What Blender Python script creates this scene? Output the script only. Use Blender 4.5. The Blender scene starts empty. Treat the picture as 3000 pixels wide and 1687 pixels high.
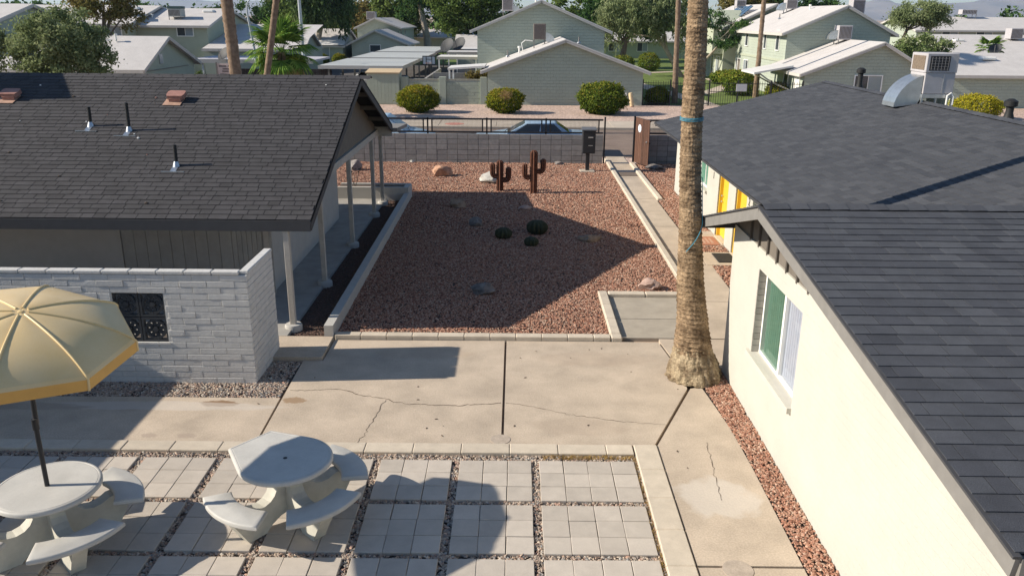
import bpy, bmesh, math, random
import numpy as np
from mathutils import Vector, Matrix, noise

random.seed(7)
rng = np.random.default_rng(7)
scene = bpy.context.scene
COL = scene.collection
R = math.radians

# ------------------------------------------------------------------ camera
cam_d = bpy.data.cameras.new('camera')
cam = bpy.data.objects.new('camera', cam_d)
COL.objects.link(cam)
_p, _y, _r = R(18.30), R(-0.16), R(0.47)
_fw = Vector((math.sin(_y) * math.cos(_p), math.cos(_y) * math.cos(_p), -math.sin(_p)))
_rt = Vector((math.cos(_y), -math.sin(_y), 0))
_up = _rt.cross(_fw)
_r2 = _rt * math.cos(_r) + _up * math.sin(_r)
_u2 = _up * math.cos(_r) - _rt * math.sin(_r)
cam.matrix_world = Matrix(((_r2.x, _u2.x, -_fw.x, 0), (_r2.y, _u2.y, -_fw.y, 0), (_r2.z, _u2.z, -_fw.z, 5.453), (0, 0, 0, 1)))
cam_d.sensor_width = 36.0
cam_d.lens = 28.8
cam_d.clip_start = 0.1
cam_d.clip_end = 30000
scene.camera = cam

# ------------------------------------------------------------------ sky and sun
SUN_EL, SUN_AZ = 30.5, 4.5          # shadows run to +X, turned a little to +Y
world = bpy.data.worlds.new('World')
scene.world = world
world.use_nodes = True
wn, wl = world.node_tree.nodes, world.node_tree.links
wn.clear()
sky = wn.new('ShaderNodeTexSky')
sky.sky_type = 'NISHITA'
sky.sun_disc = False
sky.sun_elevation = R(SUN_EL)
sky.sun_rotation = R(270 - SUN_AZ)
sky.altitude = 350
sky.air_density = 1.0
sky.dust_density = 0.15
sky.ozone_density = 3.0
bg = wn.new('ShaderNodeBackground')
bg.inputs['Strength'].default_value = 0.085
wo = wn.new('ShaderNodeOutputWorld')
wl.new(sky.outputs[0], bg.inputs[0])
wl.new(bg.outputs[0], wo.inputs[0])

sun_d = bpy.data.lights.new('sun', 'SUN')
sun_d.energy = 5.0
sun_d.angle = R(0.53)
sun_d.color = (1.0, 0.905, 0.77)
sun = bpy.data.objects.new('sun', sun_d)
COL.objects.link(sun)
_d = Vector((math.cos(R(SUN_EL)) * math.cos(R(SUN_AZ)), math.cos(R(SUN_EL)) * math.sin(R(SUN_AZ)), -math.sin(R(SUN_EL))))
sun.rotation_euler = _d.to_track_quat('-Z', 'Y').to_euler()
sun.location = (-30, 0, 30)

scene.view_settings.view_transform = 'Standard'
scene.view_settings.look = 'None'
scene.view_settings.gamma = 1.0
scene.view_settings.use_curve_mapping = False
scene.view_settings.exposure = 0.62

# ------------------------------------------------------------------ materials
MATS = {}


def M(name, col, var=0.12, scale=6.0, rough=0.85, bump=0.0, bscale=40.0, rand=0.0, metal=0.0, col2=None,
      spec=0.3, fine=0.0, brick=None, attr=False, cols=None, stretch=None, spots=None):
    """procedural principled material: blotchy colour, fine grain, relief"""
    if name in MATS:
        return MATS[name]
    m = bpy.data.materials.new(name)
    m.use_nodes = True
    nt = m.node_tree
    N, L = nt.nodes, nt.links
    b = N['Principled BSDF']
    b.inputs['Roughness'].default_value = rough
    b.inputs['Metallic'].default_value = metal
    b.inputs['Specular IOR Level'].default_value = spec
    geo = N.new('ShaderNodeNewGeometry')
    vec = geo.outputs['Position']
    if stretch:
        mp = N.new('ShaderNodeMapping')
        mp.inputs['Scale'].default_value = stretch
        L.new(vec, mp.inputs[0])
        vec = mp.outputs[0]
    nz = N.new('ShaderNodeTexNoise')
    nz.inputs['Scale'].default_value = scale
    nz.inputs['Detail'].default_value = 6
    nz.inputs['Roughness'].default_value = 0.6
    L.new(vec, nz.inputs['Vector'])

    def mathn(op, a, bb):
        n = N.new('ShaderNodeMath')
        n.operation = op
        for i, q in enumerate((a, bb)):
            if hasattr(q, 'links'):
                L.new(q, n.inputs[i])
            else:
                n.inputs[i].default_value = q
        return n.outputs[0]
    fac = nz.outputs['Fac']
    mr = N.new('ShaderNodeMapRange')
    mr.inputs[1].default_value = 0.3
    mr.inputs[2].default_value = 0.7
    L.new(fac, mr.inputs[0])
    val = mr.outputs[0]
    mix = N.new('ShaderNodeMix')
    mix.data_type = 'RGBA'
    c = Vector(col)
    a = tuple(max(0, x * (1 - var)) for x in c)
    d = tuple(min(1, x * (1 + var)) for x in c) if col2 is None else col2
    mix.inputs[6].default_value = (*a, 1)
    mix.inputs[7].default_value = (*d, 1)
    L.new(val, mix.inputs[0])
    out = mix.outputs[2]
    if cols:                                   # per-piece colour from the piece's own random number
        oi = N.new('ShaderNodeObjectInfo')
        at = N.new('ShaderNodeAttribute')
        at.attribute_name = 'rnd'
        s = mathn('ADD', oi.outputs['Random'], at.outputs['Fac'])
        s = mathn('FRACT', s, 0.0)
        cr = N.new('ShaderNodeValToRGB')
        cr.color_ramp.interpolation = 'LINEAR'
        els = cr.color_ramp.elements
        while len(els) < len(cols):
            els.new(0.5)
        for i, q in enumerate(cols):
            els[i].position = i / max(1, len(cols) - 1)
            els[i].color = (*q, 1)
        L.new(s, cr.inputs[0])
        mm = N.new('ShaderNodeMix')
        mm.data_type = 'RGBA'
        mm.blend_type = 'MULTIPLY'
        mm.inputs[0].default_value = 1.0
        g = N.new('ShaderNodeMix')
        g.data_type = 'RGBA'
        g.inputs[6].default_value = (1 - var, 1 - var, 1 - var, 1)
        g.inputs[7].default_value = (1 + var, 1 + var, 1 + var, 1)
        L.new(val, g.inputs[0])
        L.new(cr.outputs[0], mm.inputs[6])
        L.new(g.outputs[2], mm.inputs[7])
        out = mm.outputs[2]
    elif rand:
        oi = N.new('ShaderNodeObjectInfo')
        at = N.new('ShaderNodeAttribute')
        at.attribute_name = 'rnd'
        s = mathn('ADD', oi.outputs['Random'], at.outputs['Fac'])
        s = mathn('FRACT', s, 0.0)
        mr2 = N.new('ShaderNodeMapRange')
        mr2.inputs[3].default_value = 1 - rand
        mr2.inputs[4].default_value = 1 + rand
        L.new(s, mr2.inputs[0])
        vm = N.new('ShaderNodeVectorMath')
        vm.operation = 'SCALE'
        L.new(out, vm.inputs[0])
        L.new(mr2.outputs[0], vm.inputs['Scale'])
        out = vm.outputs[0]
    if fine:
        n2 = N.new('ShaderNodeTexNoise')
        n2.inputs['Scale'].default_value = bscale * 1.7
        n2.inputs['Detail'].default_value = 3
        L.new(vec, n2.inputs['Vector'])
        mr3 = N.new('ShaderNodeMapRange')
        mr3.inputs[1].default_value = 0.3
        mr3.inputs[2].default_value = 0.7
        mr3.inputs[3].default_value = 1 - fine
        mr3.inputs[4].default_value = 1 + fine
        L.new(n2.outputs['Fac'], mr3.inputs[0])
        vm = N.new('ShaderNodeVectorMath')
        vm.operation = 'SCALE'
        L.new(out, vm.inputs[0])
        L.new(mr3.outputs[0], vm.inputs['Scale'])
        out = vm.outputs[0]
    if spots:                                  # stains with a shape of their own: (x, y, rx, ry, colour, strength)
        for (sx, sy, rx, ry, sc, st) in spots:
            mp = N.new('ShaderNodeMapping')
            mp.vector_type = 'POINT'
            mp.inputs['Location'].default_value = (-sx / rx, -sy / ry, 0)
            mp.inputs['Scale'].default_value = (1 / rx, 1 / ry, 0)
            L.new(geo.outputs['Position'], mp.inputs[0])
            wn2 = N.new('ShaderNodeTexNoise')
            wn2.inputs['Scale'].default_value = 1.6
            wn2.inputs['Detail'].default_value = 4
            L.new(mp.outputs[0], wn2.inputs['Vector'])
            ln = N.new('ShaderNodeVectorMath')
            ln.operation = 'LENGTH'
            L.new(mp.outputs[0], ln.inputs[0])
            s = mathn('SUBTRACT', ln.outputs['Value'], mathn('MULTIPLY', mathn('SUBTRACT', wn2.outputs['Fac'], 0.5), 1.6))
            mr4 = N.new('ShaderNodeMapRange')
            mr4.inputs[1].default_value = 1.0
            mr4.inputs[2].default_value = 0.72
            mr4.inputs[3].default_value = 0.0
            mr4.inputs[4].default_value = st
            L.new(s, mr4.inputs[0])
            mx = N.new('ShaderNodeMix')
            mx.data_type = 'RGBA'
            L.new(mr4.outputs[0], mx.inputs[0])
            L.new(out, mx.inputs[6])
            mx.inputs[7].default_value = (*sc, 1)
            out = mx.outputs[2]
    L.new(out, b.inputs['Base Color'])
    hgt = None
    if bump:
        n3 = N.new('ShaderNodeTexNoise')
        n3.inputs['Scale'].default_value = bscale
        n3.inputs['Detail'].default_value = 5
        L.new(vec, n3.inputs['Vector'])
        hgt = mathn('MULTIPLY', n3.outputs['Fac'], bump)
    if brick:                                  # (axis, width, height, mortar depth): shallow painted courses
        ax, bw, bh, dep = brick
        sp = N.new('ShaderNodeSeparateXYZ')
        L.new(geo.outputs['Position'], sp.inputs[0])
        cb = N.new('ShaderNodeCombineXYZ')
        L.new(sp.outputs[ax], cb.inputs[0])
        L.new(sp.outputs['Z'], cb.inputs[1])
        bt = N.new('ShaderNodeTexBrick')
        bt.inputs['Scale'].default_value = 1.0
        bt.inputs['Brick Width'].default_value = bw
        bt.inputs['Row Height'].default_value = bh
        bt.inputs['Mortar Size'].default_value = 0.006
        bt.inputs['Mortar Smooth'].default_value = 0.3
        L.new(cb.outputs[0], bt.inputs['Vector'])
        h2 = mathn('MULTIPLY', bt.outputs['Fac'], -dep)
        hgt = h2 if hgt is None else mathn('ADD', hgt, h2)
    if hgt is not None:
        bp = N.new('ShaderNodeBump')
        bp.inputs['Strength'].default_value = 1.0
        bp.inputs['Distance'].default_value = 1.0
        L.new(hgt, bp.inputs['Height'])
        L.new(bp.outputs[0], b.inputs['Normal'])
    MATS[name] = m
    return m


def leafmat(name, cols, trans=0.25):
    if name in MATS:
        return MATS[name]
    m = bpy.data.materials.new(name)
    m.use_nodes = True
    N, L = m.node_tree.nodes, m.node_tree.links
    N.clear()
    at = N.new('ShaderNodeAttribute')
    at.attribute_name = 'rnd'
    cr = N.new('ShaderNodeValToRGB')
    els = cr.color_ramp.elements
    while len(els) < len(cols):
        els.new(0.5)
    for i, q in enumerate(cols):
        els[i].position = i / max(1, len(cols) - 1)
        els[i].color = (*q, 1)
    L.new(at.outputs['Fac'], cr.inputs[0])
    d = N.new('ShaderNodeBsdfDiffuse')
    t = N.new('ShaderNodeBsdfTranslucent')
    mx = N.new('ShaderNodeMixShader')
    mx.inputs[0].default_value = trans
    o = N.new('ShaderNodeOutputMaterial')
    L.new(cr.outputs[0], d.inputs[0])
    L.new(cr.outputs[0], t.inputs[0])
    L.new(d.outputs[0], mx.inputs[1])
    L.new(t.outputs[0], mx.inputs[2])
    L.new(mx.outputs[0], o.inputs[0])
    MATS[name] = m
    return m


def glassmat(name, col, rough=0.05):
    if name in MATS:
        return MATS[name]
    m = bpy.data.materials.new(name)
    m.use_nodes = True
    b = m.node_tree.nodes['Principled BSDF']
    b.inputs['Base Color'].default_value = (*col, 1)
    b.inputs['Roughness'].default_value = rough
    b.inputs['Specular IOR Level'].default_value = 0.8
    MATS[name] = m
    return m


def clearglass(name, tint):
    if name in MATS:
        return MATS[name]
    m = bpy.data.materials.new(name)
    m.use_nodes = True
    N, L = m.node_tree.nodes, m.node_tree.links
    N.clear()
    t = N.new('ShaderNodeBsdfTransparent')
    t.inputs[0].default_value = (*tint, 1)
    g = N.new('ShaderNodeBsdfGlossy')
    g.inputs['Roughness'].default_value = .02
    fr = N.new('ShaderNodeValue')
    fr.outputs[0].default_value = .10
    mx = N.new('ShaderNodeMixShader')
    o = N.new('ShaderNodeOutputMaterial')
    L.new(fr.outputs[0], mx.inputs[0])
    L.new(t.outputs[0], mx.inputs[1])
    L.new(g.outputs[0], mx.inputs[2])
    L.new(mx.outputs[0], o.inputs[0])
    MATS[name] = m
    return m


STAINS = [(-4.36, 10.93, .30, .12, (.20, .115, .055), .85), (-3.28, 11.06, .19, .12, (.27, .17, .09), .75),
          (-5.2, 10.84, 1.7, .17, (.55, .50, .44), .5), (-4.97, 9.95, .12, .07, (.36, .29, .23), .7),
          (-4.46, 9.95, .14, .08, (.36, .29, .23), .7), (-7.1, 10.79, .9, .14, (.30, .25, .20), .5),
          (2.45, 8.55, .5, .5, (.60, .56, .50), .45), (0.9, 10.3, .7, .3, (.36, .28, .21), .25),
          (-1.6, 12.9, .9, .3, (.40, .30, .21), .3), (1.3, 12.7, 1.0, .35, (.39, .30, .22), .25)]
m_conc = M('concrete_tan', (.46, .38, .293), .16, 1.7, .9, .0025, 28, fine=.12, spots=STAINS)
m_conc2 = M('concrete_grey', (.37, .325, .26), .12, 3.0, .9, .002, 60, fine=.12)
m_porch = M('porch_concrete', (.33, .315, .29), .14, 3.0, .85, .002, 60, fine=.06)
m_curb = M('curb_concrete', (.53, .46, .365), .10, 5.0, .9, .003, 50, rand=.06, fine=.05)
m_paver = M('paver_concrete', (.46, .41, .35), .08, 5.0, .92, .0022, 90, rand=.09, fine=.08)
m_dirt = M('dirt_under_stones', (.085, .065, .055), .3, 20, .95, .01, 60)
m_ground = M('desert_ground', (.36, .26, .19), .2, .05, .95)
m_asph = M('asphalt', (.205, .155, .125), .2, .9, .92, .004, 70, fine=.15, spec=.2)
m_asph2 = M('asphalt_lot', (.10, .092, .088), .2, .7, .92, .004, 70, fine=.15, spec=.2)
m_side = M('sidewalk_concrete', (.47, .40, .32), .1, 1.0, .9, fine=.06)
m_gravfar = M('pink_gravel', (.47, .35, .285), .12, .6, .95, .05, 7, fine=.45)
STONE_RED = [(0.158, 0.075, 0.053), (0.335, 0.154, 0.098), (0.428, 0.229, 0.152), (0.251, 0.123, 0.086), (0.484, 0.304, 0.213), (0.344, 0.176, 0.119), (0.539, 0.396, 0.295), (0.279, 0.158, 0.119)]
STONE_MIX = [(.19, .15, .12), (.36, .26, .19), (.44, .35, .27), (.17, .165, .165), (.51, .41, .31), (.26, .205, .17), (.40, .24, .175), (.56, .49, .40), (.22, .23, .23)]
m_red = M('red_gravel', (.3, .2, .15), .15, 60, .95, cols=STONE_RED)
m_mix = M('river_pebbles', (.3, .2, .15), .15, 60, .8, cols=STONE_MIX, spec=.4)
m_mulch = M('dark_gravel', (.3, .2, .15), .15, 60, .95, cols=[(.09, .055, .045), (.16, .10, .08), (.12, .075, .06), (.20, .13, .10)])
m_brick = M('painted_grey_brick', (.53, .52, .495), .07, 8, .85, .004, 35, rand=.035, fine=.05)
m_mortar = M('painted_mortar', (.50, .49, .465), .08, 8, .9, .006, 50)
m_block = M('grey_block', (.30, .285, .265), .12, 7, .92, .003, 60, rand=.12, fine=.08)
m_blockmort = M('block_mortar', (.13, .12, .11), .1, 7, .95)
m_shL = M('shingle_charcoal_warm', (.072, .064, .064), .18, 4, .9, .004, 120, cols=[(.040, .038, .040), (.053, .051, .053), (.046, .044, .046), (.058, .055, .058), (.048, .046, .048)], fine=.25)
m_shR = M('shingle_slate_blue', (.06, .066, .08), .15, 4, .9, .004, 120, cols=[(.044, .047, .056), (.062, .066, .076), (.052, .055, .065), (.072, .076, .086), (.057, .061, .071)], fine=.3)
m_shF = M('shingle_slate_grey', (.06, .062, .07), .12, 4, .9, .004, 120, cols=[(.045, .048, .056), (.062, .065, .073), (.053, .056, .064), (.073, .076, .084), (.058, .061, .069)], fine=.3)
m_deck = M('roof_felt', (.020, .020, .022), .2, 5, .95)
m_fasc = M('fascia_charcoal', (.055, .055, .058), .1, 6, .7)
m_fascg = M('fascia_grey', (.20, .19, .175), .1, 6, .7)
m_soffit = M('soffit_dark', (.12, .105, .09), .15, 6, .9)
m_trim = M('trim_greige', (.42, .39, .345), .12, 8, .8, .002, 40, fine=.05)
m_sidg = M('grey_siding', (.34, .33, .305), .08, 6, .85, .002, 60, rand=.05)
m_stuc = M('painted_grey_stucco', (.44, .425, .395), .05, 5, .9, .003, 50)
m_cream = M('cream_block_wall', (.49, .473, .415), .05, 1.3, .85, .003, 30, brick=('Y', .4, .1, .0012), fine=.03)
m_cream2 = M('cream_wall_front', (.52, .50, .43), .04, 3, .85, .003, 30)
m_reveal = M('grey_reveal_brick', (.33, .31, .275), .1, 9, .9, .003, 50, rand=.1)
m_brown = M('brown_siding', (.155, .135, .112), .1, 6, .8, rand=.05)
m_brownd = M('brown_batten', (.075, .065, .055), .1, 6, .8)
m_white = M('white_paint', (.78, .77, .73), .04, 6, .6)
m_yel = M('yellow_door_paint', (.70, .46, .045), .05, 4, .5)
m_black = M('black_metal', (.022, .022, .024), .2, 10, .5, spec=.4)
m_steel = M('galvanised_steel', (.52, .54, .55), .12, 7, .35, metal=.85)
m_greym = M('grey_painted_metal', (.42, .40, .405), .08, 5, .55)
m_terr = M('terrazzo_concrete', (.49, .475, .435), .11, 3, .55, .001, 200, fine=.16, spec=.35)
m_castc = M('cast_concrete', (.50, .485, .42), .13, 5, .75, .002, 60)
m_umb = M('umbrella_tan', (.76, .545, .25), .10, 2.5, .40, fine=.02, col2=(.72, .55, .30), spec=.45)
m_umbr = M('umbrella_rib', (.68, .51, .25), .08, 4, .45, spec=.45)
m_umby = M('umbrella_yellow', (.60, .35, .10), .08, 4, .55)
m_rust = M('rusted_steel', (.105, .040, .022), .45, 14, .8, .003, 80, fine=.2)
m_barrel = M('barrel_cactus_green', (.042, .046, .024), .3, 16, .8)
m_wood = M('gate_wood', (.10, .05, .033), .35, 5, .8, .004, 40, rand=.3, stretch=(8, 8, .8), fine=.2)
m_green = M('sage_block_wall', (.375, .415, .345), .06, 1.2, .9, .003, 20, brick=('X', .4, .2, .010))
m_greens = M('sage_siding', (.35, .39, .32), .05, 2, .9, rand=.03)
m_greensY = M('sage_siding_side', (.39, .42, .325), .05, 2, .9)
m_roofw = M('white_shingle_roof', (.50, .475, .455), .07, 1.2, .9, fine=.08, bscale=9, stretch=(1, 1, 1))
m_roofd = M('white_coated_roof', (.60, .585, .56), .06, 1.0, .8)
m_fw = M('fascia_light', (.50, .47, .43), .06, 3, .8)
m_pane = glassmat('dark_glass', (.05, .06, .07))
m_panec = glassmat('curtain_glass', (.28, .32, .34), .1)
m_teal = M('teal_blind', (.20, .285, .235), .06, 5, .5)
m_blind = M('white_blind', (.54, .54, .56), .04, 5, .7)
m_carw = M('white_car_paint', (.66, .69, .72), .02, 3, .22, spec=.6)
m_carglass = glassmat('car_glass', (.03, .035, .04), .03)
m_tyre = M('tyre_rubber', (.02, .02, .02), .1, 10, .9)
m_grass = M('lawn_grass', (.12, .165, .04), .35, .8, .95, .03, 25, fine=.3)
m_bark = M('tree_bark', (.16, .125, .095), .3, 5, .95, .02, 14, stretch=(1, 1, .3))
m_barkp = M('pale_bark', (.33, .28, .22), .3, 4, .95, .015, 12, stretch=(1, 1, .3))
m_palm = M('palm_trunk_bark', (.105, .064, .034), .3, 2.2, .95, .03, 9, stretch=(2.0, 2.0, 3.2), col2=(.36, .255, .155), fine=.45)
m_palmf = M('far_palm_bark', (.19, .13, .085), .3, 6, .95, .01, 20, col2=(.28, .20, .14))
m_root = M('palm_root_plaster', (.14, .085, .045), .4, 5, .95, .03, 22, col2=(.46, .37, .24), fine=.35)
m_rope = M('blue_rope', (.07, .28, .38), .1, 30, .7)
m_mount = M('mountain_rock', (.25, .20, .17), .25, .004, .95)

# ------------------------------------------------------------------ mesh helpers
WORLD = {}


def wloc(o):
    return WORLD.get(o.name, Vector((0, 0, 0))) if o else Vector((0, 0, 0))


def link(name, data, parent=None, loc=(0, 0, 0)):
    o = bpy.data.objects.new(name, data)
    COL.objects.link(o)
    loc = Vector(loc)
    o.location = loc - wloc(parent)
    WORLD[o.name] = loc
    if parent:
        o.parent = parent
    return o


def tag(o, label=None, cat=None, group=None, kind=None):
    if label:
        o['label'] = label
    if cat:
        o['category'] = cat
    if group:
        o['group'] = group
    if kind:
        o['kind'] = kind
    return o


def thing(name, label, cat, loc, group=None):
    return tag(link(name, None, None, loc), label, cat, group)


class MB:
    def __init__(self):
        self.v, self.f = [], []

    def add(self, vs, fs):
        n = len(self.v)
        self.v += [tuple(q) for q in vs]
        self.f += [tuple(i + n for i in q) for q in fs]
        return self

    def box(self, x0, x1, y0, y1, z0, z1):
        v = [(x0, y0, z0), (x1, y0, z0), (x1, y1, z0), (x0, y1, z0), (x0, y0, z1), (x1, y0, z1), (x1, y1, z1), (x0, y1, z1)]
        return self.add(v, [(0, 3, 2, 1), (4, 5, 6, 7), (0, 1, 5, 4), (1, 2, 6, 5), (2, 3, 7, 6), (3, 0, 4, 7)])

    def cbox(self, x0, x1, y0, y1, z0, z1, b=.006):
        me = cbox_data(x1 - x0, y1 - y0, z1 - z0, b)
        cx, cy, cz = (x0 + x1) / 2, (y0 + y1) / 2, (z0 + z1) / 2
        return self.add([(a + cx, d + cy, e + cz) for a, d, e in me[0]], me[1])

    def prism(self, poly, z0, z1):
        """vertical prism over a counter-clockwise plan polygon"""
        n = len(poly)
        v = [(x, y, z0) for x, y in poly] + [(x, y, z1) for x, y in poly]
        f = [tuple(range(n - 1, -1, -1)), tuple(range(n, 2 * n))]
        f += [(i, (i + 1) % n, n + (i + 1) % n, n + i) for i in range(n)]
        return self.add(v, f)

    def extr(self, poly, o, ex, ey, en, t):
        """polygon in the (ex, ey) plane through o, thickness t along en, centred"""
        o, ex, ey, en = Vector(o), Vector(ex), Vector(ey), Vector(en)
        n = len(poly)
        v = [o + ex * a + ey * b - en * t / 2 for a, b in poly] + [o + ex * a + ey * b + en * t / 2 for a, b in poly]
        f = [tuple(range(n - 1, -1, -1)), tuple(range(n, 2 * n))]
        f += [(i, (i + 1) % n, n + (i + 1) % n, n + i) for i in range(n)]
        return self.add(v, f)

    def bar(self, p, q, w, h=None, up=(0, 0, 1)):
        h = h or w
        p, q = Vector(p), Vector(q)
        d = (q - p).normalized()
        u = Vector(up)
        if abs(d.dot(u)) > .99:
            u = Vector((0, 1, 0))
        s = d.cross(u).normalized()
        t = s.cross(d)
        v = []
        for e in (p, q):
            for a, b in ((-1, -1), (1, -1), (1, 1), (-1, 1)):
                v.append(e + s * a * w / 2 + t * b * h / 2)
        return self.add(v, [(0, 1, 2, 3), (7, 6, 5, 4), (0, 4, 5, 1), (1, 5, 6, 2), (2, 6, 7, 3), (3, 7, 4, 0)])

    def tube(self, path, rad, seg=10, ribs=None, cap=True, jit=0):
        path = [Vector(p) for p in path]
        n = len(path)
        if not isinstance(rad, (list, tuple)):
            rad = [rad] * n
        vs, fs = [], []
        ref = None
        for i in range(n):
            d = (path[min(i + 1, n - 1)] - path[max(i - 1, 0)]).normalized()
            if ref is None:
                ref = Vector((1, 0, 0)) if abs(d.x) < .9 else Vector((0, 1, 0))
            s = (ref - d * ref.dot(d)).normalized()
            ref = s
            t = d.cross(s)
            for k in range(seg):
                a = 2 * math.pi * k / seg
                rr = rad[i]
                if ribs:
                    rr *= 1 + ribs[1] * math.cos(ribs[0] * a)
                if jit:
                    rr *= 1 + random.uniform(-jit, jit)
                vs.append(path[i] + (s * math.cos(a) + t * math.sin(a)) * rr)
        for i in range(n - 1):
            for k in range(seg):
                k2 = (k + 1) % seg
                fs.append((i * seg + k, i * seg + k2, (i + 1) * seg + k2, (i + 1) * seg + k))
        if cap:
            fs.append(tuple(range(seg - 1, -1, -1)))
            fs.append(tuple((n - 1) * seg + k for k in range(seg)))
        return self.add(vs, fs)

    def lathe(self, c, prof, seg=24, ribs=None):
        return self.tube([(c[0], c[1], c[2] + z) for r, z in prof], [max(r, .0005) for r, z in prof], seg, ribs)

    def data(self, name, mat, smooth=False, off=(0, 0, 0)):
        me = bpy.data.meshes.new(name)
        off = Vector(off)
        me.from_pydata([Vector(q) - off for q in self.v], [], self.f)
        me.materials.append(mat)
        if smooth:
            me.polygons.foreach_set('use_smooth', [True] * len(me.polygons))
            me.update()
            try:
                me.set_sharp_from_angle(angle=R(38))
            except Exception:
                pass
        me.update()
        return me

    def build(self, name, mat, parent=None, smooth=False, loc=None):
        loc = wloc(parent) if loc is None else Vector(loc)
        return link(name, self.data(name, mat, smooth, loc), parent, loc)


def cbox_data(sx, sy, sz, b):
    """box with chamfered edges, centred"""
    v, idx = [], {}
    hx, hy, hz = sx / 2, sy / 2, sz / 2
    for a in (-1, 1):
        for c in (-1, 1):
            for d in (-1, 1):
                idx[(a, c, d, 0)] = len(v); v.append((a * hx, c * (hy - b), d * (hz - b)))
                idx[(a, c, d, 1)] = len(v); v.append((a * (hx - b), c * hy, d * (hz - b)))
                idx[(a, c, d, 2)] = len(v); v.append((a * (hx - b), c * (hy - b), d * hz))
    f = []
    for a in (-1, 1):
        q = [idx[(a, c, d, 0)] for c, d in ((-1, -1), (1, -1), (1, 1), (-1, 1))]; f.append(q if a > 0 else q[::-1])
        q = [idx[(c, a, d, 1)] for c, d in ((-1, -1), (-1, 1), (1, 1), (1, -1))]; f.append(q if a > 0 else q[::-1])
        q = [idx[(c, d, a, 2)] for c, d in ((-1, -1), (1, -1), (1, 1), (-1, 1))]; f.append(q if a > 0 else q[::-1])
    for a in (-1, 1):
        for c in (-1, 1):
            s = a * c
            q = [idx[(a, c, -1, 0)], idx[(a, c, -1, 1)], idx[(a, c, 1, 1)], idx[(a, c, 1, 0)]]; f.append(q if s > 0 else q[::-1])
            q = [idx[(a, -1, c, 0)], idx[(a, 1, c, 0)], idx[(a, 1, c, 2)], idx[(a, -1, c, 2)]]; f.append(q if s > 0 else q[::-1])
            q = [idx[(-1, a, c, 1)], idx[(-1, a, c, 2)], idx[(1, a, c, 2)], idx[(1, a, c, 1)]]; f.append(q if s > 0 else q[::-1])
    for a in (-1, 1):
        for c in (-1, 1):
            for d in (-1, 1):
                q = [idx[(a, c, d, 0)], idx[(a, c, d, 1)], idx[(a, c, d, 2)]]
                f.append(q if a * c * d > 0 else q[::-1])
    return v, [tuple(q) for q in f]


_pc = {}


def piece(name, parent, c, size, mat, b=.005, rz=0.0, tilt=(0, 0)):
    """one chamfered block (brick, paver, plank) as an object; alike pieces share mesh data"""
    key = (round(size[0], 3), round(size[1], 3), round(size[2], 3), b, mat.name)
    if key not in _pc:
        me = bpy.data.meshes.new(name)
        v, f = cbox_data(*size, b)
        me.from_pydata(v, [], f)
        me.materials.append(mat)
        _pc[key] = me
    o = link(name, _pc[key], parent, c)
    o.rotation_euler = (tilt[0], tilt[1], rz)
    return o


def npmesh(name, V, F, mat, parent=None, rnd=None, smooth=False, loc=None):
    loc = wloc(parent) if loc is None else Vector(loc)
    V = np.asarray(V, dtype=np.float64) - np.array(loc)
    F = np.asarray(F)
    k = F.shape[1]
    me = bpy.data.meshes.new(name)
    me.vertices.add(len(V))
    me.vertices.foreach_set('co', V.astype(np.float32).ravel())
    me.loops.add(F.size)
    me.loops.foreach_set('vertex_index', F.astype(np.int32).ravel())
    me.polygons.add(len(F))
    me.polygons.foreach_set('loop_start', np.arange(0, F.size, k, dtype=np.int32))
    try:
        me.polygons.foreach_set('loop_total', np.full(len(F), k, dtype=np.int32))
    except Exception:
        pass
    me.polygons.foreach_set('use_smooth', np.full(len(F), bool(smooth)))
    me.update(calc_edges=True)
    me.materials.append(mat)
    if rnd is not None:
        at = me.attributes.new('rnd', 'FLOAT', 'FACE')
        at.data.foreach_set('value', np.asarray(rnd, dtype=np.float32))
    return link(name, me, parent, loc)


def inpoly(P, poly):
    x, y = P[:, 0], P[:, 1]
    ins = np.zeros(len(P), bool)
    n = len(poly)
    for i in range(n):
        x0, y0 = poly[i]
        x1, y1 = poly[(i + 1) % n]
        c = ((y0 > y) != (y1 > y)) & (x < (x1 - x0) * (y - y0) / (y1 - y0 + 1e-12) + x0)
        ins ^= c
    return ins


OCT_V = np.array([(1, 0, 0), (-1, 0, 0), (0, 1, 0), (0, -1, 0), (0, 0, 1), (0, 0, -1)], float)
OCT_F = np.array([(0, 2, 4), (2, 1, 4), (1, 3, 4), (3, 0, 4), (2, 0, 5), (1, 2, 5), (3, 1, 5), (0, 3, 5)])


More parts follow.
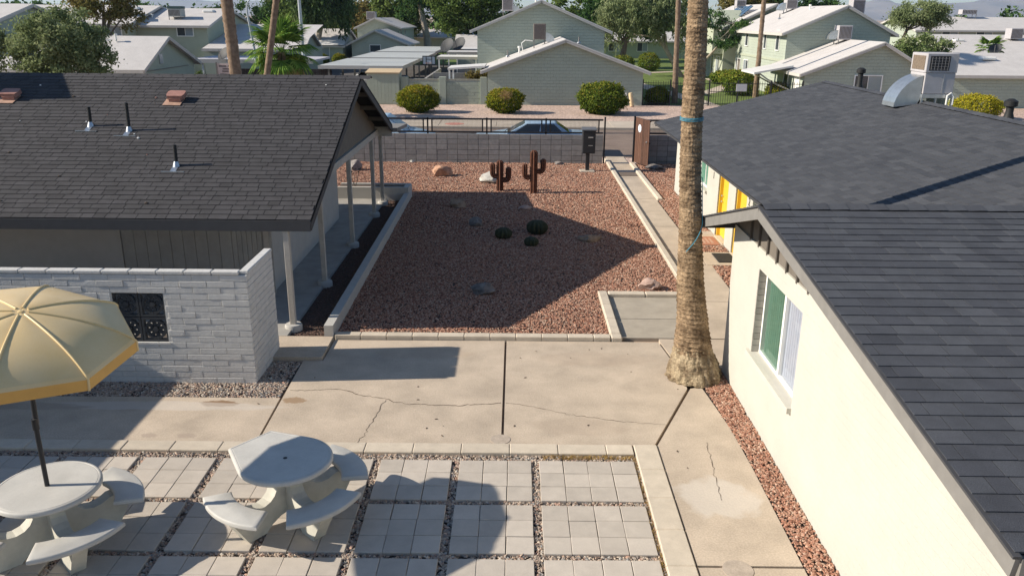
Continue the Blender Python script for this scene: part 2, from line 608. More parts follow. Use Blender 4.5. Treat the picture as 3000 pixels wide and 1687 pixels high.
def stones(name, polys, dens, size, mat, label, parent=None, flat=.62, z=0.0, cat='gravel', round_=False):
    """loose stones spread over plan polygons, one object of stuff"""
    pts = []
    for poly in polys:
        a = np.array(poly)
        lo, hi = a.min(0), a.max(0)
        n = int((hi - lo).prod() * dens)
        P = rng.uniform(lo, hi, (n, 2))
        pts.append(P[inpoly(P, poly)])
    P = np.concatenate(pts)
    n = len(P)
    s = size * rng.uniform(.55, 1.25, n)
    if round_:
        base = [(1, 0, 0), (-1, 0, 0), (0, 1, 0), (0, -1, 0), (0, 0, 1), (0, 0, -1)]
    jit = rng.uniform(.65, 1.25, (n, 6, 1))
    v = OCT_V[None] * jit + rng.normal(0, .14, (n, 6, 3))
    v *= np.stack([s * rng.uniform(.8, 1.35, n), s * rng.uniform(.6, 1.0, n), s * flat], -1)[:, None, :]
    a = rng.uniform(0, 2 * np.pi, n)
    ca, sa = np.cos(a)[:, None], np.sin(a)[:, None]
    tx = rng.normal(0, .35, (n, 1))
    X = v[..., 0] * ca - v[..., 1] * sa
    Y = v[..., 0] * sa + v[..., 1] * ca
    Z = v[..., 2] + X * tx
    W = np.stack([X + P[:, :1], Y + P[:, 1:], Z + z + s[:, None] * .25], -1).reshape(-1, 3)
    F = (OCT_F[None] + (np.arange(n) * 6)[:, None, None]).reshape(-1, 3)
    o = npmesh(name, W, F, mat, parent, np.repeat(rng.uniform(0, 1, n), 8))
    return tag(o, label, cat, None, 'stuff')


def sheet(name, poly, z, mat, parent=None, t=None):
    m = MB()
    if t:
        m.prism(poly, z - t, z)
    else:
        m.add([(x, y, z) for x, y in poly], [tuple(range(len(poly)))])
    o = m.build(name, mat, parent)
    if not parent:
        o['kind'] = 'structure'
    return o


def rect(x0, x1, y0, y1):
    return [(x0, y0), (x1, y0), (x1, y1), (x0, y1)]


def rock(name, label, c, size, mat, seed=0, rough=.35, group='landscape rocks'):
    bm = bmesh.new()
    bmesh.ops.create_icosphere(bm, subdivisions=3, radius=1)
    for v in bm.verts:
        p = v.co * 1.3 + Vector((seed * 7.3, seed * 3.1, 0))
        d = 1 + rough * noise.noise(p) * 1.2 + rough * .5 * noise.noise(p * 2.7)
        q = v.co * d
        for k in range(5):                     # planar facets
            n = Vector((math.sin(seed * 3 + k * 2.1), math.cos(seed * 5 + k * 1.7), math.sin(k * 2.9 + seed))).normalized()
            e = q.dot(n) - .72
            if e > 0:
                q -= n * e * .85
        v.co = Vector((q.x * size[0], q.y * size[1], q.z * size[2] + size[2] * .55))
    me = bpy.data.meshes.new(name)
    bm.to_mesh(me)
    bm.free()
    me.materials.append(mat)
    me.polygons.foreach_set('use_smooth', [True] * len(me.polygons))
    try:
        me.set_sharp_from_angle(angle=R(24))
    except Exception:
        pass
    o = link(name, me, None, c)
    return tag(o, label, 'rock', group)


def text_mesh(name, body, size, mat, parent, loc, rot, extr=.004):
    cu = bpy.data.curves.new('txt', 'FONT')
    cu.body = body
    cu.size = size
    cu.extrude = extr
    cu.align_x = 'CENTER'
    cu.align_y = 'CENTER'
    t = bpy.data.objects.new('txt', cu)
    COL.objects.link(t)
    dg = bpy.context.evaluated_depsgraph_get()
    me = bpy.data.meshes.new_from_object(t.evaluated_get(dg))
    bpy.data.objects.remove(t)
    me.materials.clear()
    me.materials.append(mat)
    o = link(name, me, parent, loc)
    o.rotation_euler = rot
    return o


def seen(p, mx=1.03):
    d = Vector(p) - Vector((0, 0, 5.453))
    z = d.dot(_fw)
    return z > .5 and abs(d.dot(_r2)) / z < .625 * mx and abs(d.dot(_u2)) / z < .3515 * mx


def shingles(roof, org, u, s, length, slope, e, mat, wr=(.2, .42), t=.012, clip=None, nobj=300, wob=.004, gap=.007):
    """courses of shingle tabs: the nobj largest in view as objects, the rest joined"""
    org, u, s = Vector(org), Vector(u).normalized(), Vector(s).normalized()
    n = u.cross(s)
    if n.z < 0:
        n = -n
    items = []
    rows = int(slope / e)
    for r in range(rows):
        x = -random.uniform(0, wr[0])
        sag = random.uniform(-wob, wob)
        while x < length:
            w = random.uniform(*wr)
            a, b = max(x, 0), min(x + w, length)
            x += w
            if b - a < .04:
                continue
            p = org + u * (a + b) / 2 + s * (r * e + sag + random.uniform(-wob, wob) * .5)
            if clip and not clip(p):
                continue
            items.append((p, b - a))
    cpos = Vector((0, 0, 5.453))
    items.sort(key=lambda q: (0 if seen(q[0], .99) else 1, (q[0] - cpos).length))
    yl = e * 1.3
    uv = [(-.5, 0, 0), (.5, 0, 0), (.5, yl, 0), (-.5, yl, 0), (-.5, 0, t), (.5, 0, t), (.5, yl, .0015), (-.5, yl, .0015)]
    uf = [(0, 3, 2, 1), (4, 5, 6, 7), (0, 1, 5, 4), (1, 2, 6, 5), (2, 3, 7, 6), (3, 0, 4, 7)]
    me = bpy.data.meshes.new('shingle')
    me.from_pydata(uv, [], uf if u.cross(s).z > 0 else [f[::-1] for f in uf])
    me.materials.append(mat)
    rot = Matrix((u, s, n)).transposed().to_quaternion() if u.cross(s).z > 0 else None
    flip = rot is None
    if flip:
        rot = Matrix((-u, s, n)).transposed().to_quaternion()
    for p, w in items[:nobj]:
        o = link('shingle', me, roof, p + n * random.uniform(.001, .003))
        o.rotation_mode = 'QUATERNION'
        o.rotation_quaternion = rot
        o.scale = (w - gap, 1, 1)
    rest = items[nobj:]
    if rest:
        B = np.array(uv)
        P = np.array([tuple(q[0] + n * random.uniform(.001, .003)) for q in rest])
        Wd = np.array([q[1] - gap for q in rest])
        U, S, Nn = np.array(u), np.array(s), np.array(n)
        Vv = P[:, None, :] + B[None, :, :1] * Wd[:, None, None] * U + B[None, :, 1:2] * S + B[None, :, 2:] * Nn
        F = np.array(uf if not flip else [f[::-1] for f in uf])
        Fc = (F[None] + (np.arange(len(rest)) * 8)[:, None, None]).reshape(-1, 4)
        o = npmesh('shingle_courses', Vv.reshape(-1, 3), Fc, mat, roof, np.repeat(rng.uniform(0, 1, len(rest)), 6))
        o['kind'] = 'stuff'


# ================================================================== SETTING
sheet('ground', rect(-9000, 9000, -300, 9500), -.07, m_ground)
sheet('road', rect(-90, 90, 33.8, 42.4), -.02, m_asph)
sheet('near_verge', rect(-60, 60, 32.32, 33.8), -.03, m_gravfar)
cb_far = MB().box(-90, 90, 42.4, 42.58, -.05, .10).build('far_kerb', m_side)
cb_far['kind'] = 'structure'
x = -40.0
sw = link('far_sidewalk', None)
sw.name = 'far_sidewalk'
sw['kind'] = 'structure'
while x < 60:
    piece('sidewalk_slab', sw, (x + 1.5, 43.88, .05), (2.985, 2.58, .12), m_side, .01)
    x += 3.0
sheet('gravel_yard', rect(-60, 80, 45.17, 54.6), .05, m_gravfar)
MB().tube([(-3.2, 43.4, .10), (-3.2, 43.4, .117)], .5, 16).build('red_paint_mark', M('faded_red_paint', (.50, .22, .17), .2, 5), sw)
# patio and bed substrates
sheet('patio_bed', rect(-13, 1.62, 3.2, 9.56), -.045, m_dirt)
sheet('gravel_bed', [(-3.2, 13.6), (1.8, 13.6), (1.8, 16.1), (3.5, 16.1), (3.5, 32.15), (-8.0, 32.15), (-8.0, 25.8), (-3.3, 25.8)], -.008, M('bed_subsoil', (.10, .065, .05), .2, 30, .95, .02, 50, fine=.3))
sheet('wall_side_bed', rect(-13, -3.5, 11.12, 12.6), -.03, m_dirt)
sheet('building_side_bed', rect(2.9, 3.42, 3.0, 12.3), -.02, m_dirt)
sheet('entrance_bed', [(4.5, 12.4), (5.32, 12.4), (5.32, 26.9), (12, 26.9), (12, 32.15), (4.5, 32.15)], -.012, MATS['bed_subsoil'])
sheet('porch_bed', rect(-4.1, -3.3, 13.5, 25.7), -.006, m_dirt)
sheet('porch_floor', [(-13, 13.5), (-4.02, 13.5), (-4.02, 25.1), (-5.5, 25.1), (-5.5, 16.0), (-13, 16.0)], .06, m_porch, t=.15)

# concrete slabs with open joints
SL = {}


def slab(name, poly, z=0.0, mat=m_conc, t=.10):
    o = sheet(name, poly, z, mat, t=t)
    SL[name] = o
    return o


slabA = slab('walkway_slab', [(-13, 9.80), (-3.46, 9.80), (-3.50, 11.14), (-13, 11.12)])
slabB = slab('walkway_slab', [(-3.43, 9.80), (-.16, 9.80), (-.16, 13.50), (-3.17, 13.47), (-3.17, 12.55), (-3.50, 12.55)])
slabC = slab('landing_slab', [(-4.16, 12.56), (-3.19, 12.57), (-3.20, 13.50), (-4.16, 13.50)], .055, t=.16)
slabD = slab('walkway_slab', [(-.125, 9.80), (1.90, 9.80), (2.70, 11.60), (2.70, 12.3), (2.56, 13.50), (-.125, 13.50)])
slabE = slab('walkway_slab', [(1.945, 9.80), (1.95, 7.27), (3.06, 7.27), (3.07, 9.3), (3.05, 10.3), (3.0, 10.9), (2.93, 11.66), (2.75, 11.60)])
slabF = slab('walkway_slab', [(1.95, 3.2), (3.06, 3.2), (3.06, 7.235), (1.95, 7.235)])
slabG = slab('pad_slab', [(1.95, 13.70), (3.42, 13.70), (3.42, 14.67), (1.95, 14.67)], .0, m_conc2)
slabH = slab('pad_slab', [(1.95, 14.69), (3.42, 14.69), (3.42, 15.94), (1.95, 15.94)], .0, m_conc2)
slab('walkway_slab', [(2.60, 13.51), (2.735, 12.3), (2.735, 11.9), (3.38, 12.4), (4.55, 12.4), (4.55, 13.66), (2.60, 13.66)])
slab('path_slab', [(3.44, 13.70), (4.55, 13.70), (4.57, 15.72), (3.44, 15.72)])
slab('path_slab', [(3.75, 15.74), (4.57, 15.74), (4.60, 18.33), (3.75, 18.33)])
for y0, y1 in ((18.35, 22.0), (22.02, 25.6), (25.62, 29.2), (29.22, 32.3), (32.32, 33.9)):
    slab('path_slab', [(3.75, y0), (4.47, y0), (4.47, y1), (3.75, y1)])
slab('stoop_slab', [(4.49, 18.3), (5.29, 18.3), (5.29, 19.4), (4.49, 19.4)], .01)
slab('stoop_slab', [(4.49, 20.0), (5.29, 20.0), (5.29, 21.5), (4.49, 21.5)], .01)


def ribbon(name, pts, w, mat, parent, z=.003, jit=.012):
    P = []
    for i in range(len(pts) - 1):
        a, b = np.array(pts[i]), np.array(pts[i + 1])
        k = max(2, int(np.linalg.norm(b - a) / .05))
        for t in range(k):
            P.append(a + (b - a) * t / k + rng.normal(0, jit, 2))
    P.append(np.array(pts[-1]))
    m = MB()
    vs, fs = [], []
    for i, p in enumerate(P):
        d = P[min(i + 1, len(P) - 1)] - P[max(i - 1, 0)]
        nn = np.array((-d[1], d[0])) / (np.linalg.norm(d) + 1e-9)
        ww = w * random.uniform(.4, 1.3) / 2
        vs += [(*(p + nn * ww), z), (*(p - nn * ww), z)]
    fs = [(2 * i, 2 * i + 1, 2 * i + 3, 2 * i + 2) for i in range(len(P) - 1)]
    m.add(vs, fs)
    return m.build(name, mat, parent)


m_crack = M('crack_dirt', (.10, .075, .055), .2, 30, .95)
ribbon('crack', [(-3.42, 11.41), (-3.19, 11.40), (-2.94, 11.44), (-2.7, 11.46), (-2.54, 11.42), (-2.37, 11.28), (-2.07, 11.18), (-1.88, 11.13), (-1.78, 11.04), (-1.54, 10.98), (-1.31, 10.96), (-.89, 10.93), (-.46, 10.99), (-.18, 11.04)], .016, m_crack, slabB)
ribbon('crack', [(-1.9, 11.1), (-1.97, 10.64), (-2.01, 10.28), (-2.04, 10.01), (-2.09, 9.81)], .009, m_crack, slabB)
ribbon('crack', [(-.10, 11.03), (.01, 11.03), (.34, 10.9), (.68, 10.73), (1.08, 10.62), (1.52, 10.49), (1.91, 10.44), (2.16, 10.4)], .009, m_crack, slabD)
ribbon('crack', [(2.63, 9.89), (2.59, 9.5), (2.56, 9.17), (2.52, 8.83), (2.5, 8.5)], .008, m_crack, slabE)
m_lid = M('cover_concrete', (.40, .335, .27), .15, 12, .9, fine=.1)
for cx, cy, rr, par in ((-.17, 9.93, .135, slabB), (2.36, 7.2, .16, slabE)):
    MB().tube([(cx, cy, -.02), (cx, cy, .006)], rr, 28).build('cleanout_cover', m_lid, par)
for i in range(46):                                     # dropped leaves and specks on the slabs
    px, py = random.uniform(-5.5, 3.0), random.uniform(7.0, 13.3)
    if (px > 1.6 or py > 9.85) and not (px < -3.5 and py > 11.1):
        par = slabB if px < -.2 else (slabD if py > 9.8 else slabE)
        s = random.uniform(.012, .03)
        a = random.uniform(0, 3)
        MB().extr([(-s, 0), (0, -s * .45), (s, 0), (0, s * .5)], (px, py, .006), (math.cos(a), math.sin(a), 0), (-math.sin(a), math.cos(a), .2), (0, 0, 1), .003).build('fallen_leaf', m_crack, par)

# kerbs made of separate cast lengths
kerb = link('patio_kerb', None)
kerb['kind'] = 'structure'
x = -9.0
while x < 1.55:
    x2 = min(x + .64, 1.60)
    piece('kerb_length', kerb, ((x + x2) / 2, 9.665, -.03 + random.uniform(-.003, .003)), (x2 - x - .004, .245, .10), m_curb, .010, random.uniform(-.004, .004))
    x = x2
y = 9.80
while y > 3.4:
    piece('kerb_length', kerb, (1.775, y - .32, -.03), (.315, .637, .10), m_curb, .012)
    y -= .64
bk = link('bed_kerb', None)
bk['kind'] = 'structure'
x = -3.18
while x < 1.7:
    x2 = min(x + .46, 1.72)
    piece('kerb_length', bk, ((x + x2) / 2, 13.60, .015), (x2 - x - .004, .17, .13), m_curb, .012)
    x = x2
piece('kerb_length', bk, (1.83, 13.61, .015), (.20, .19, .13), m_curb, .02)
for y0, y1 in ((13.72, 14.5), (14.5, 15.3), (15.3, 16.14)):
    piece('kerb_length', bk, (1.83, (y0 + y1) / 2, .015), (.19, y1 - y0 - .006, .13), m_curb, .02)
for x0, x1 in ((1.935, 2.7), (2.7, 3.55)):
    piece('kerb_length', bk, ((x0 + x1) / 2, 16.04, .015), (x1 - x0 - .006, .18, .13), m_curb, .02)
pk = link('path_kerb', None)
pk['kind'] = 'structure'
y = 16.15
while y < 31.9:
    piece('kerb_length', pk, (3.645, y + .6, .02), (.15, 1.192, .14), m_curb, .02)
    y += 1.2
y = 25.4
while y < 31.8:
    piece('kerb_length', pk, (4.57, y + .56, .015), (.185, 1.112, .13), m_curb, .03)
    y += 1.12
plk = MB()
plk.prism([(-3.36, 13.52), (-3.20, 13.52), (-3.28, 25.55), (-3.44, 25.55)], -.05, .25)
plk.build('planter_kerb', m_stuc)['kind'] = 'structure'
# pavers
pav = link('patio_paving', None)
pav['kind'] = 'structure'
w = .308
for ci, (cx, nc) in enumerate(((.341, 4), (-.681, 3), (-1.701, 3), (-2.72, 3), (-3.74, 3), (-4.76, 3), (-5.78, 3), (-6.80, 3))):
    for ry in (9.384, 8.365, 7.347, 6.33):
        for i in range(nc):
            for j in range(3):
                piece('paver', pav, (cx + (i + .5) * w + random.uniform(-.003, .003), ry - (j + .5) * w + random.uniform(-.003, .003), -.026 + random.uniform(-.002, .002)),
                      (.302, .302, .05), m_paver, .005, random.uniform(-.007, .007), (random.uniform(-.006, .006), random.uniform(-.006, .006)))

# loose stones
strips = [rect(-7.9, 1.60, 9.385, 9.55), rect(1.55, 1.63, 3.6, 9.5)]
for ry in (8.41, 7.385, 6.37):
    strips.append(rect(-7.9, 1.60, ry - .035, ry + .055))
for cx in (.341, -.681, -1.701, -2.72, -3.74, -4.76, -5.78):
    strips.append(rect(cx - .10, cx + .005, 5.4, 9.45))
stones('pebble_strips', strips, 2300, .023, m_mix, 'mixed river pebbles filling the gaps between patio pavers', z=-.035)
stones('pebble_bed', [rect(-8.4, -3.52, 11.17, 11.72), [(-4.12, 11.6), (-3.53, 11.6), (-3.53, 12.52), (-4.12, 12.52)]], 1900, .025, m_mix, 'mixed pebbles along the foot of the grey brick wall', z=-.02)
stones('pebble_border', [[(3.08, 3.4), (3.39, 3.4), (3.39, 12.2), (3.2, 12.25), (2.96, 11.9), (3.02, 10.9), (3.08, 9.6)]], 2400, .022, m_red, 'red pebbles along the foot of the cream block wall', z=0)
BED = [(-3.22, 13.7), (1.73, 13.7), (1.73, 16.13), (3.56, 16.13), (3.56, 32.1), (-7.6, 32.1), (-7.6, 25.75), (-3.28, 25.75)]
near = [(-3.22, 13.7), (1.73, 13.7), (1.73, 16.13), (3.56, 16.13), (3.56, 21.0), (-3.24, 21.0)]
far_ = [(-3.24, 21.0), (3.56, 21.0), (3.56, 32.1), (-7.6, 32.1), (-7.6, 25.75), (-3.28, 25.75)]
stones('red_gravel_bed', [near], 1350, .0235, m_red, 'crushed red gravel covering the front of the courtyard bed')
stones('red_gravel_bed', [far_], 760, .029, m_red, 'crushed red gravel at the street end of the courtyard bed')
stones('entrance_gravel', [rect(4.60, 5.28, 12.5, 18.25), rect(4.49, 5.28, 19.42, 19.98), [(4.5, 21.5), (5.28, 21.5), (5.28, 26.9), (9, 26.9), (9, 32.1), (4.68, 32.1), (4.68, 25.4), (4.5, 25.3)]], 800, .029, m_red, 'crushed red gravel beside the apartment doors')
stones('porch_gravel', [rect(-4.0, -3.38, 13.55, 25.0)], 1100, .019, m_mulch, 'dark gravel strip between porch posts and low planter kerb')

# dry grass in the patio's edge joint
n = 900
P = np.stack([rng.uniform(1.56, 1.63, n), rng.uniform(6.6, 9.5, n), np.full(n, -.03)], -1)
P2 = np.stack([rng.uniform(.4, 1.6, n), rng.uniform(9.45, 9.55, n), np.full(n, -.03)], -1)
P = np.concatenate([P, P2])
n = len(P)
d = np.stack([rng.normal(0, .022, n), rng.normal(0, .022, n), rng.uniform(.02, .055, n)], -1)
sd = np.stack([rng.normal(0, .003, n), rng.normal(0, .003, n), np.zeros(n)], -1)
Vv = np.stack([P - sd, P + sd, P + d], 1).reshape(-1, 3)
tag(npmesh('dry_grass', Vv, np.arange(3 * n).reshape(-1, 3), leafmat('straw', [(.38, .25, .09), (.50, .34, .13), (.30, .22, .07)]), None, rng.uniform(0, 1, n)), 'dry straw coloured grass in the patio edge joint', 'grass', None, 'stuff')

# ================================================================== LEFT BUILDING
LB = thing('apartment_building', 'long grey apartment building with charcoal shingle gable roof and slim porch posts', 'building', (-8, 19, 0))
XR, YE, ZE, YRD, ZR, YF, ZF = -3.55, 13.9, 2.07, 19.35, 4.13, 23.85, 2.47
XL = -16.0
m = MB()
# walls (block behind siding)
m.box(XL, -7.85, 15.75, 22.4, 0, 2.6)
m.box(-7.85, -4.92, 15.79, 22.4, 0, 2.6)
m.build('wall', m_stuc, LB)
x = -7.83                                                   # wide board siding then narrow boards on the porch front
while x < -5.7:
    piece('siding_board', LB, (x + .122, 15.772, 1.33), (.238, .03, 2.5), m_sidg, .006)
    x += .244
while x < -4.93:
    piece('siding_board', LB, (x + .05, 15.775, 1.33), (.096, .026, 2.5), m_sidg, .008)
    x += .10
MB().box(-4.99, -4.895, 15.735, 15.83, .06, 2.58).build('corner_board', m_trim, LB)
MB().box(-8.05, -7.78, 15.45, 15.74, 1.78, 1.95).build('wall_light_box', m_sidg, LB)
# roof deck
rf = MB()
s1 = (ZR - ZE) / (YRD - YE)
s2 = (ZR - ZF) / (YF - YRD)
th = .055
rf.add([(XL, YE, ZE), (XR, YE, ZE), (XR, YRD, ZR), (XL, YRD, ZR), (XR, YF, ZF), (XL, YF, ZF),
        (XL, YE, ZE - th), (XR, YE, ZE - th), (XR, YRD, ZR - th), (XL, YRD, ZR - th), (XR, YF, ZF - th), (XL, YF, ZF - th)],
       [(0, 1, 2, 3), (3, 2, 4, 5), (7, 6, 9, 8), (8, 9, 11, 10), (0, 6, 7, 1), (5, 4, 10, 11), (1, 7, 8, 2), (2, 8, 10, 4), (0, 3, 9, 6), (3, 5, 11, 9)])
LRF = rf.build('roof', m_deck, LB)
sv = Vector((0, YRD - YE, ZR - ZE))
shingles(LRF, (XL, YE - .02, ZE - .006), (1, 0, 0), sv, XR - XL, sv.length + .02, .149, m_shL, (.19, .36), .015, gap=.010)
sv2 = Vector((0, YRD - YF, ZR - ZF))
x = XL
while x < XR:                                               # ridge caps
    o = MB().add([(x, YRD - .16, ZR - .053), (x + .255, YRD - .16, ZR - .053), (x + .255, YRD, ZR + .018), (x, YRD, ZR + .018), (x + .255, YRD + .16, ZR - .053), (x, YRD + .16, ZR - .053)], [(0, 1, 2, 3), (3, 2, 4, 5)]).build('ridge_cap', m_shL, LRF)
    x += .27
shr = M('shingle_back_slope', (.07, .064, .064), .2, 5, .9)
MB().add([(XL, YRD + .1, ZR - .03), (XR, YRD + .1, ZR - .03), (XR, YF, ZF + .012), (XL, YF, ZF + .012)], [(0, 1, 2, 3)]).build('back_slope_shingles', shr, LRF)
MB().box(XL, XR - .012, YE - .045, YE - .012, ZE - .20, ZE - .012).build('fascia', m_fasc, LB)
MB().box(XL, XR - .02, YF + .004, YF + .04, ZF - .32, ZF - .015).build('back_fascia', m_trim, LB)
for (a, b) in (((XR - .02, YE - .02, ZE - .115), (XR - .02, YRD, ZR - .115)), ((XR - .021, YRD, ZR - .116), (XR - .021, YF + .02, ZF - .116))):
    MB().bar(a, b, .04, .17, (0, 0, 1)).build('rake_board', m_fasc, LB)
# flat extension of the roof over the far porch
MB().add([(-7.5, 23.6, 2.40), (-3.42, 23.9, 2.38), (-3.42, 26.1, 2.24), (-7.5, 26.1, 2.24), (-7.5, 23.6, 2.30), (-3.42, 23.9, 2.28), (-3.42, 26.1, 2.14), (-7.5, 26.1, 2.14)],
         [(0, 1, 2, 3), (7, 6, 5, 4), (0, 4, 5, 1), (1, 5, 6, 2), (2, 6, 7, 3), (3, 7, 4, 0)]).build('porch_roof', m_fascg, LB)
# gable wall standing on the porch beam
gb = MB()
y = 14.6
while y < 23.6:
    yb = min(y + .1, 23.6)
    ym = (y + yb) / 2
    zt = (ZE + (ym - YE) * s1 if ym < YRD else ZR - (ym - YRD) * s2) - th - .01
    if zt > 2.42:
        gb.box(-4.075 + (.008 if int(y * 10) % 2 else 0), -4.03, y + .003, yb - .003, 2.36, zt)
    y += .1
gb.box(-4.09, -4.066, 15.0, 23.5, 2.36, 2.45)
gb.build('gable_siding', m_brown, LB)
MB().add([(-4.095, 14.6, 2.3), (-4.095, 23.6, 2.3), (-4.095, YRD, ZR - th - .02)], [(0, 1, 2)]).build('gable_backing', m_soffit, LB)
MB().box(-4.09, -3.97, 14.86, 24.75, 2.19, 2.35).build('porch_beam', m_trim, LB)
for py in (13.93, 16.5, 19.6, 22.85, 24.4):
    MB().cbox(-4.06, -3.96, py - .05, py + .05, .10, 2.188 if py > 15 else 1.985, .006).build('post', m_trim, LB)
    MB().lathe((-4.01, py, 0), [(.155, .0), (.155, .10), (.14, .125), (.02, .13)], 20).build('post_footing', m_stuc, LB, True)
# soffit rafters seen under the gable overhang
for py in (20.4, 21.6, 22.7):
    zz = ZR - (py - YRD) * s2 - th - .06
    MB().box(-4.05, XR - .05, py - .03, py + .03, zz - .05, zz + .05).build('lookout', m_soffit, LB)


def roof_pt(X, Y):
    return Vector((X, Y, ZE + (Y - YE) * s1))


m_pvc = M('black_pipe', (.02, .02, .02), .1, 10, .6)
for (px, py, hh) in ((-8.74, 17.0, .30), (-7.88, 16.83, .47), (-6.47, 15.55, .31)):
    b = roof_pt(px, py)
    pp = MB().tube([b, b + Vector((.01, 0, .10 + hh))], .034, 12).build('vent_pipe', m_pvc, LRF)
    MB().lathe(b - Vector((0, 0, .02)), [(.08, .0), (.066, .03), (.048, .09), (.038, .115)], 14).build('pipe_flashing', m_steel, LRF, True)
    q = roof_pt(px, py - .20)
    MB().bar(q + Vector((0, 0, .016)), roof_pt(px, py - .02) + Vector((0, 0, .018)), .11, .006, (0, -s1, 1)).build('flashing_plate', m_steel, LRF)
    MB().bar(q + Vector((-.22, -.02, .012)), q + Vector((.22, -.02, .012)), .05, .01, (0, 0, 1)).build('flashing_edge', m_steel, LRF)
m_terra = M('terracotta_vent', (.33, .17, .135), .15, 8, .6)
for (px, py) in ((-7.35, 18.06), (-10.96, 18.09)):
    b = roof_pt(px, py)
    vt = MB()
    vt.extr([(-.16, -.13), (.16, -.13), (.19, -.05), (.19, .08), (.15, .12), (-.15, .12), (-.19, .08), (-.19, -.05)], b + Vector((0, .05, .15)), (1, 0, 0), (0, 1, s1), (0, -s1, 1), .08)
    vt.build('roof_vent', m_terra, LRF)
    MB().extr([(-.13, -.12), (.13, -.12), (.13, .12), (-.13, .12)], b + Vector((0, .05, .06)), (1, 0, 0), (0, 1, s1), (0, -s1, 1), .12).build('vent_neck', m_terra, LRF)
    MB().extr([(-.20, -.18), (.18, -.18), (.18, .18), (-.20, .18)], b + Vector((-.03, -.02, .02)), (1, 0, 0), (0, 1, s1), (0, -s1, 1), .012).build('vent_flange', M('rusty_flange', (.40, .25, .18), .2, 8, .7), LRF)
for i in range(16):
    px, py = random.uniform(-11, -4), random.uniform(14.2, 19)
    b = roof_pt(px, py)
    rr = random.uniform(.012, .035)
    MB().lathe(b + Vector((0, 0, .012)), [(rr, 0), (rr * .9, rr * .7), (.004, rr)], 6).build('roof_debris', random.choice([m_terra, m_white, m_crack]), LRF)
# planter box wall at the far end of the porch
PW = thing('planter', 'low grey block planter at the far end of the porch', 'planter', (-4.4, 25.4, 0))
MB().box(-5.5, -3.30, 24.98, 25.12, -.05, .42).build('front_wall', m_stuc, PW)
MB().box(-5.5, -3.30, 25.56, 25.70, -.05, .42).build('back_wall', m_stuc, PW)
MB().prism([(-3.46, 25.121), (-3.30, 25.121), (-3.26, 25.559), (-3.46, 25.559)], -.05, .415).build('end_wall', m_stuc, PW)
MB().box(-5.5, -3.47, 25.125, 25.555, -.05, .36).build('soil', MATS['bed_subsoil'], PW)

# off-frame wing at the left whose eave shades the patio (seen in the photograph by its shadow)
LW = thing('apartment_wing', 'grey wing beyond the left edge of the photograph, shading the patio corner', 'building', (-11, 8, 0))
MB().box(-14.0, -9.75, 3.0, 11.3, 0, 2.28).build('wall', m_stuc, LW)
MB().add([(-9.13, 2.5, 2.30), (-9.13, 12.4, 2.30), (-14, 12.4, 3.2), (-14, 2.5, 3.2), (-9.13, 2.5, 2.2), (-9.13, 12.4, 2.2), (-14, 12.4, 3.1), (-14, 2.5, 3.1)],
         [(0, 1, 2, 3), (7, 6, 5, 4), (0, 4, 5, 1), (1, 5, 6, 2), (2, 6, 7, 3), (3, 7, 4, 0)]).build('roof', m_shL, LW)
lc = MB().cbox(-14.7, -13.4, 17.86, 19.25, 4.0, 5.93, .03)
for qx in (-14.6, -13.5):
    for qy in (17.95, 19.15):
        lc.box(qx - .03, qx + .03, qy - .03, qy + .03, 3.4, 4.02)
tag(lc.build('evaporative_cooler', m_greym), 'metal cooler beyond the frame that shades the left end of the charcoal roof', 'cooler')

# ================================================================== GREY BRICK WALL
BW = thing('brick_wall', 'painted grey slump brick wall with short return and dark wheel pattern vent', 'wall', (-6, 11.8, 0))
MB().box(-8.9, -4.10, 11.675, 11.765, -.05, .66).box(-8.9, -6.08, 11.675, 11.765, .66, 1.47).box(-5.30, -4.10, 11.675, 11.765, .66, 1.47).box(-8.9, -4.10, 11.675, 11.765, 1.47, 1.75).box(-4.107, -4.015, 11.77, 12.95, -.05, 1.75).build('mortar', m_mortar, BW)
nb = 0
for r in range(18):
    zc = -.02 + r * .0985 + .049
    x = -4.005 - (.0 if r % 2 else .2)
    if r % 2 == 0:
        piece('brick', BW, (-4.105, 11.72, zc), (.196, .108, .093), m_brick, .0045, 0, (random.uniform(-.02, .02), 0))
    while x > -8.6:
        c0, c1 = x - .41, x
        x -= .418
        if .62 < zc < 1.49:
            if c0 > -6.1 and c1 < -5.28:
                continue
            if c0 < -5.28 < c1:
                c0 = -5.285
            if c0 < -6.1 < c1:
                c1 = -6.1
            if c1 - c0 < .05:
                continue
        piece('brick', BW, ((c0 + c1) / 2, 11.72 + random.uniform(-.004, .004), zc + random.uniform(-.002, .002)), (round(c1 - c0, 2), .11, .091), m_brick, .0045, random.uniform(-.003, .003), (random.uniform(-.010, .010), 0))
    y = 11.785 + (.2 if r % 2 else 0)
    if r % 2:
        piece('brick', BW, (-4.061, 11.875, zc), (.112, .19, .093), m_brick, .0045)
    while y < 12.9:
        y2 = min(y + .41, 12.98)
        piece('brick', BW, (-4.061 + random.uniform(-.003, .003), (y + y2) / 2, zc), (.112, round(y2 - y, 2), .093), m_brick, .0045)
        y += .418
x = -4.12
while x > -8.6:
    piece('cap_brick', BW, (x - .205, 11.72, 1.785), (.405, .135, .06), m_brick, .012, random.uniform(-.006, .006))
    x -= .412
for yy in (11.72, 12.14, 12.56):
    piece('cap_brick', BW, (-4.055, yy + .19, 1.787), (.135, .41, .06), m_brick, .012)
GV = MB()
m_grille = M('charcoal_paint', (.045, .048, .052), .15, 8, .75)
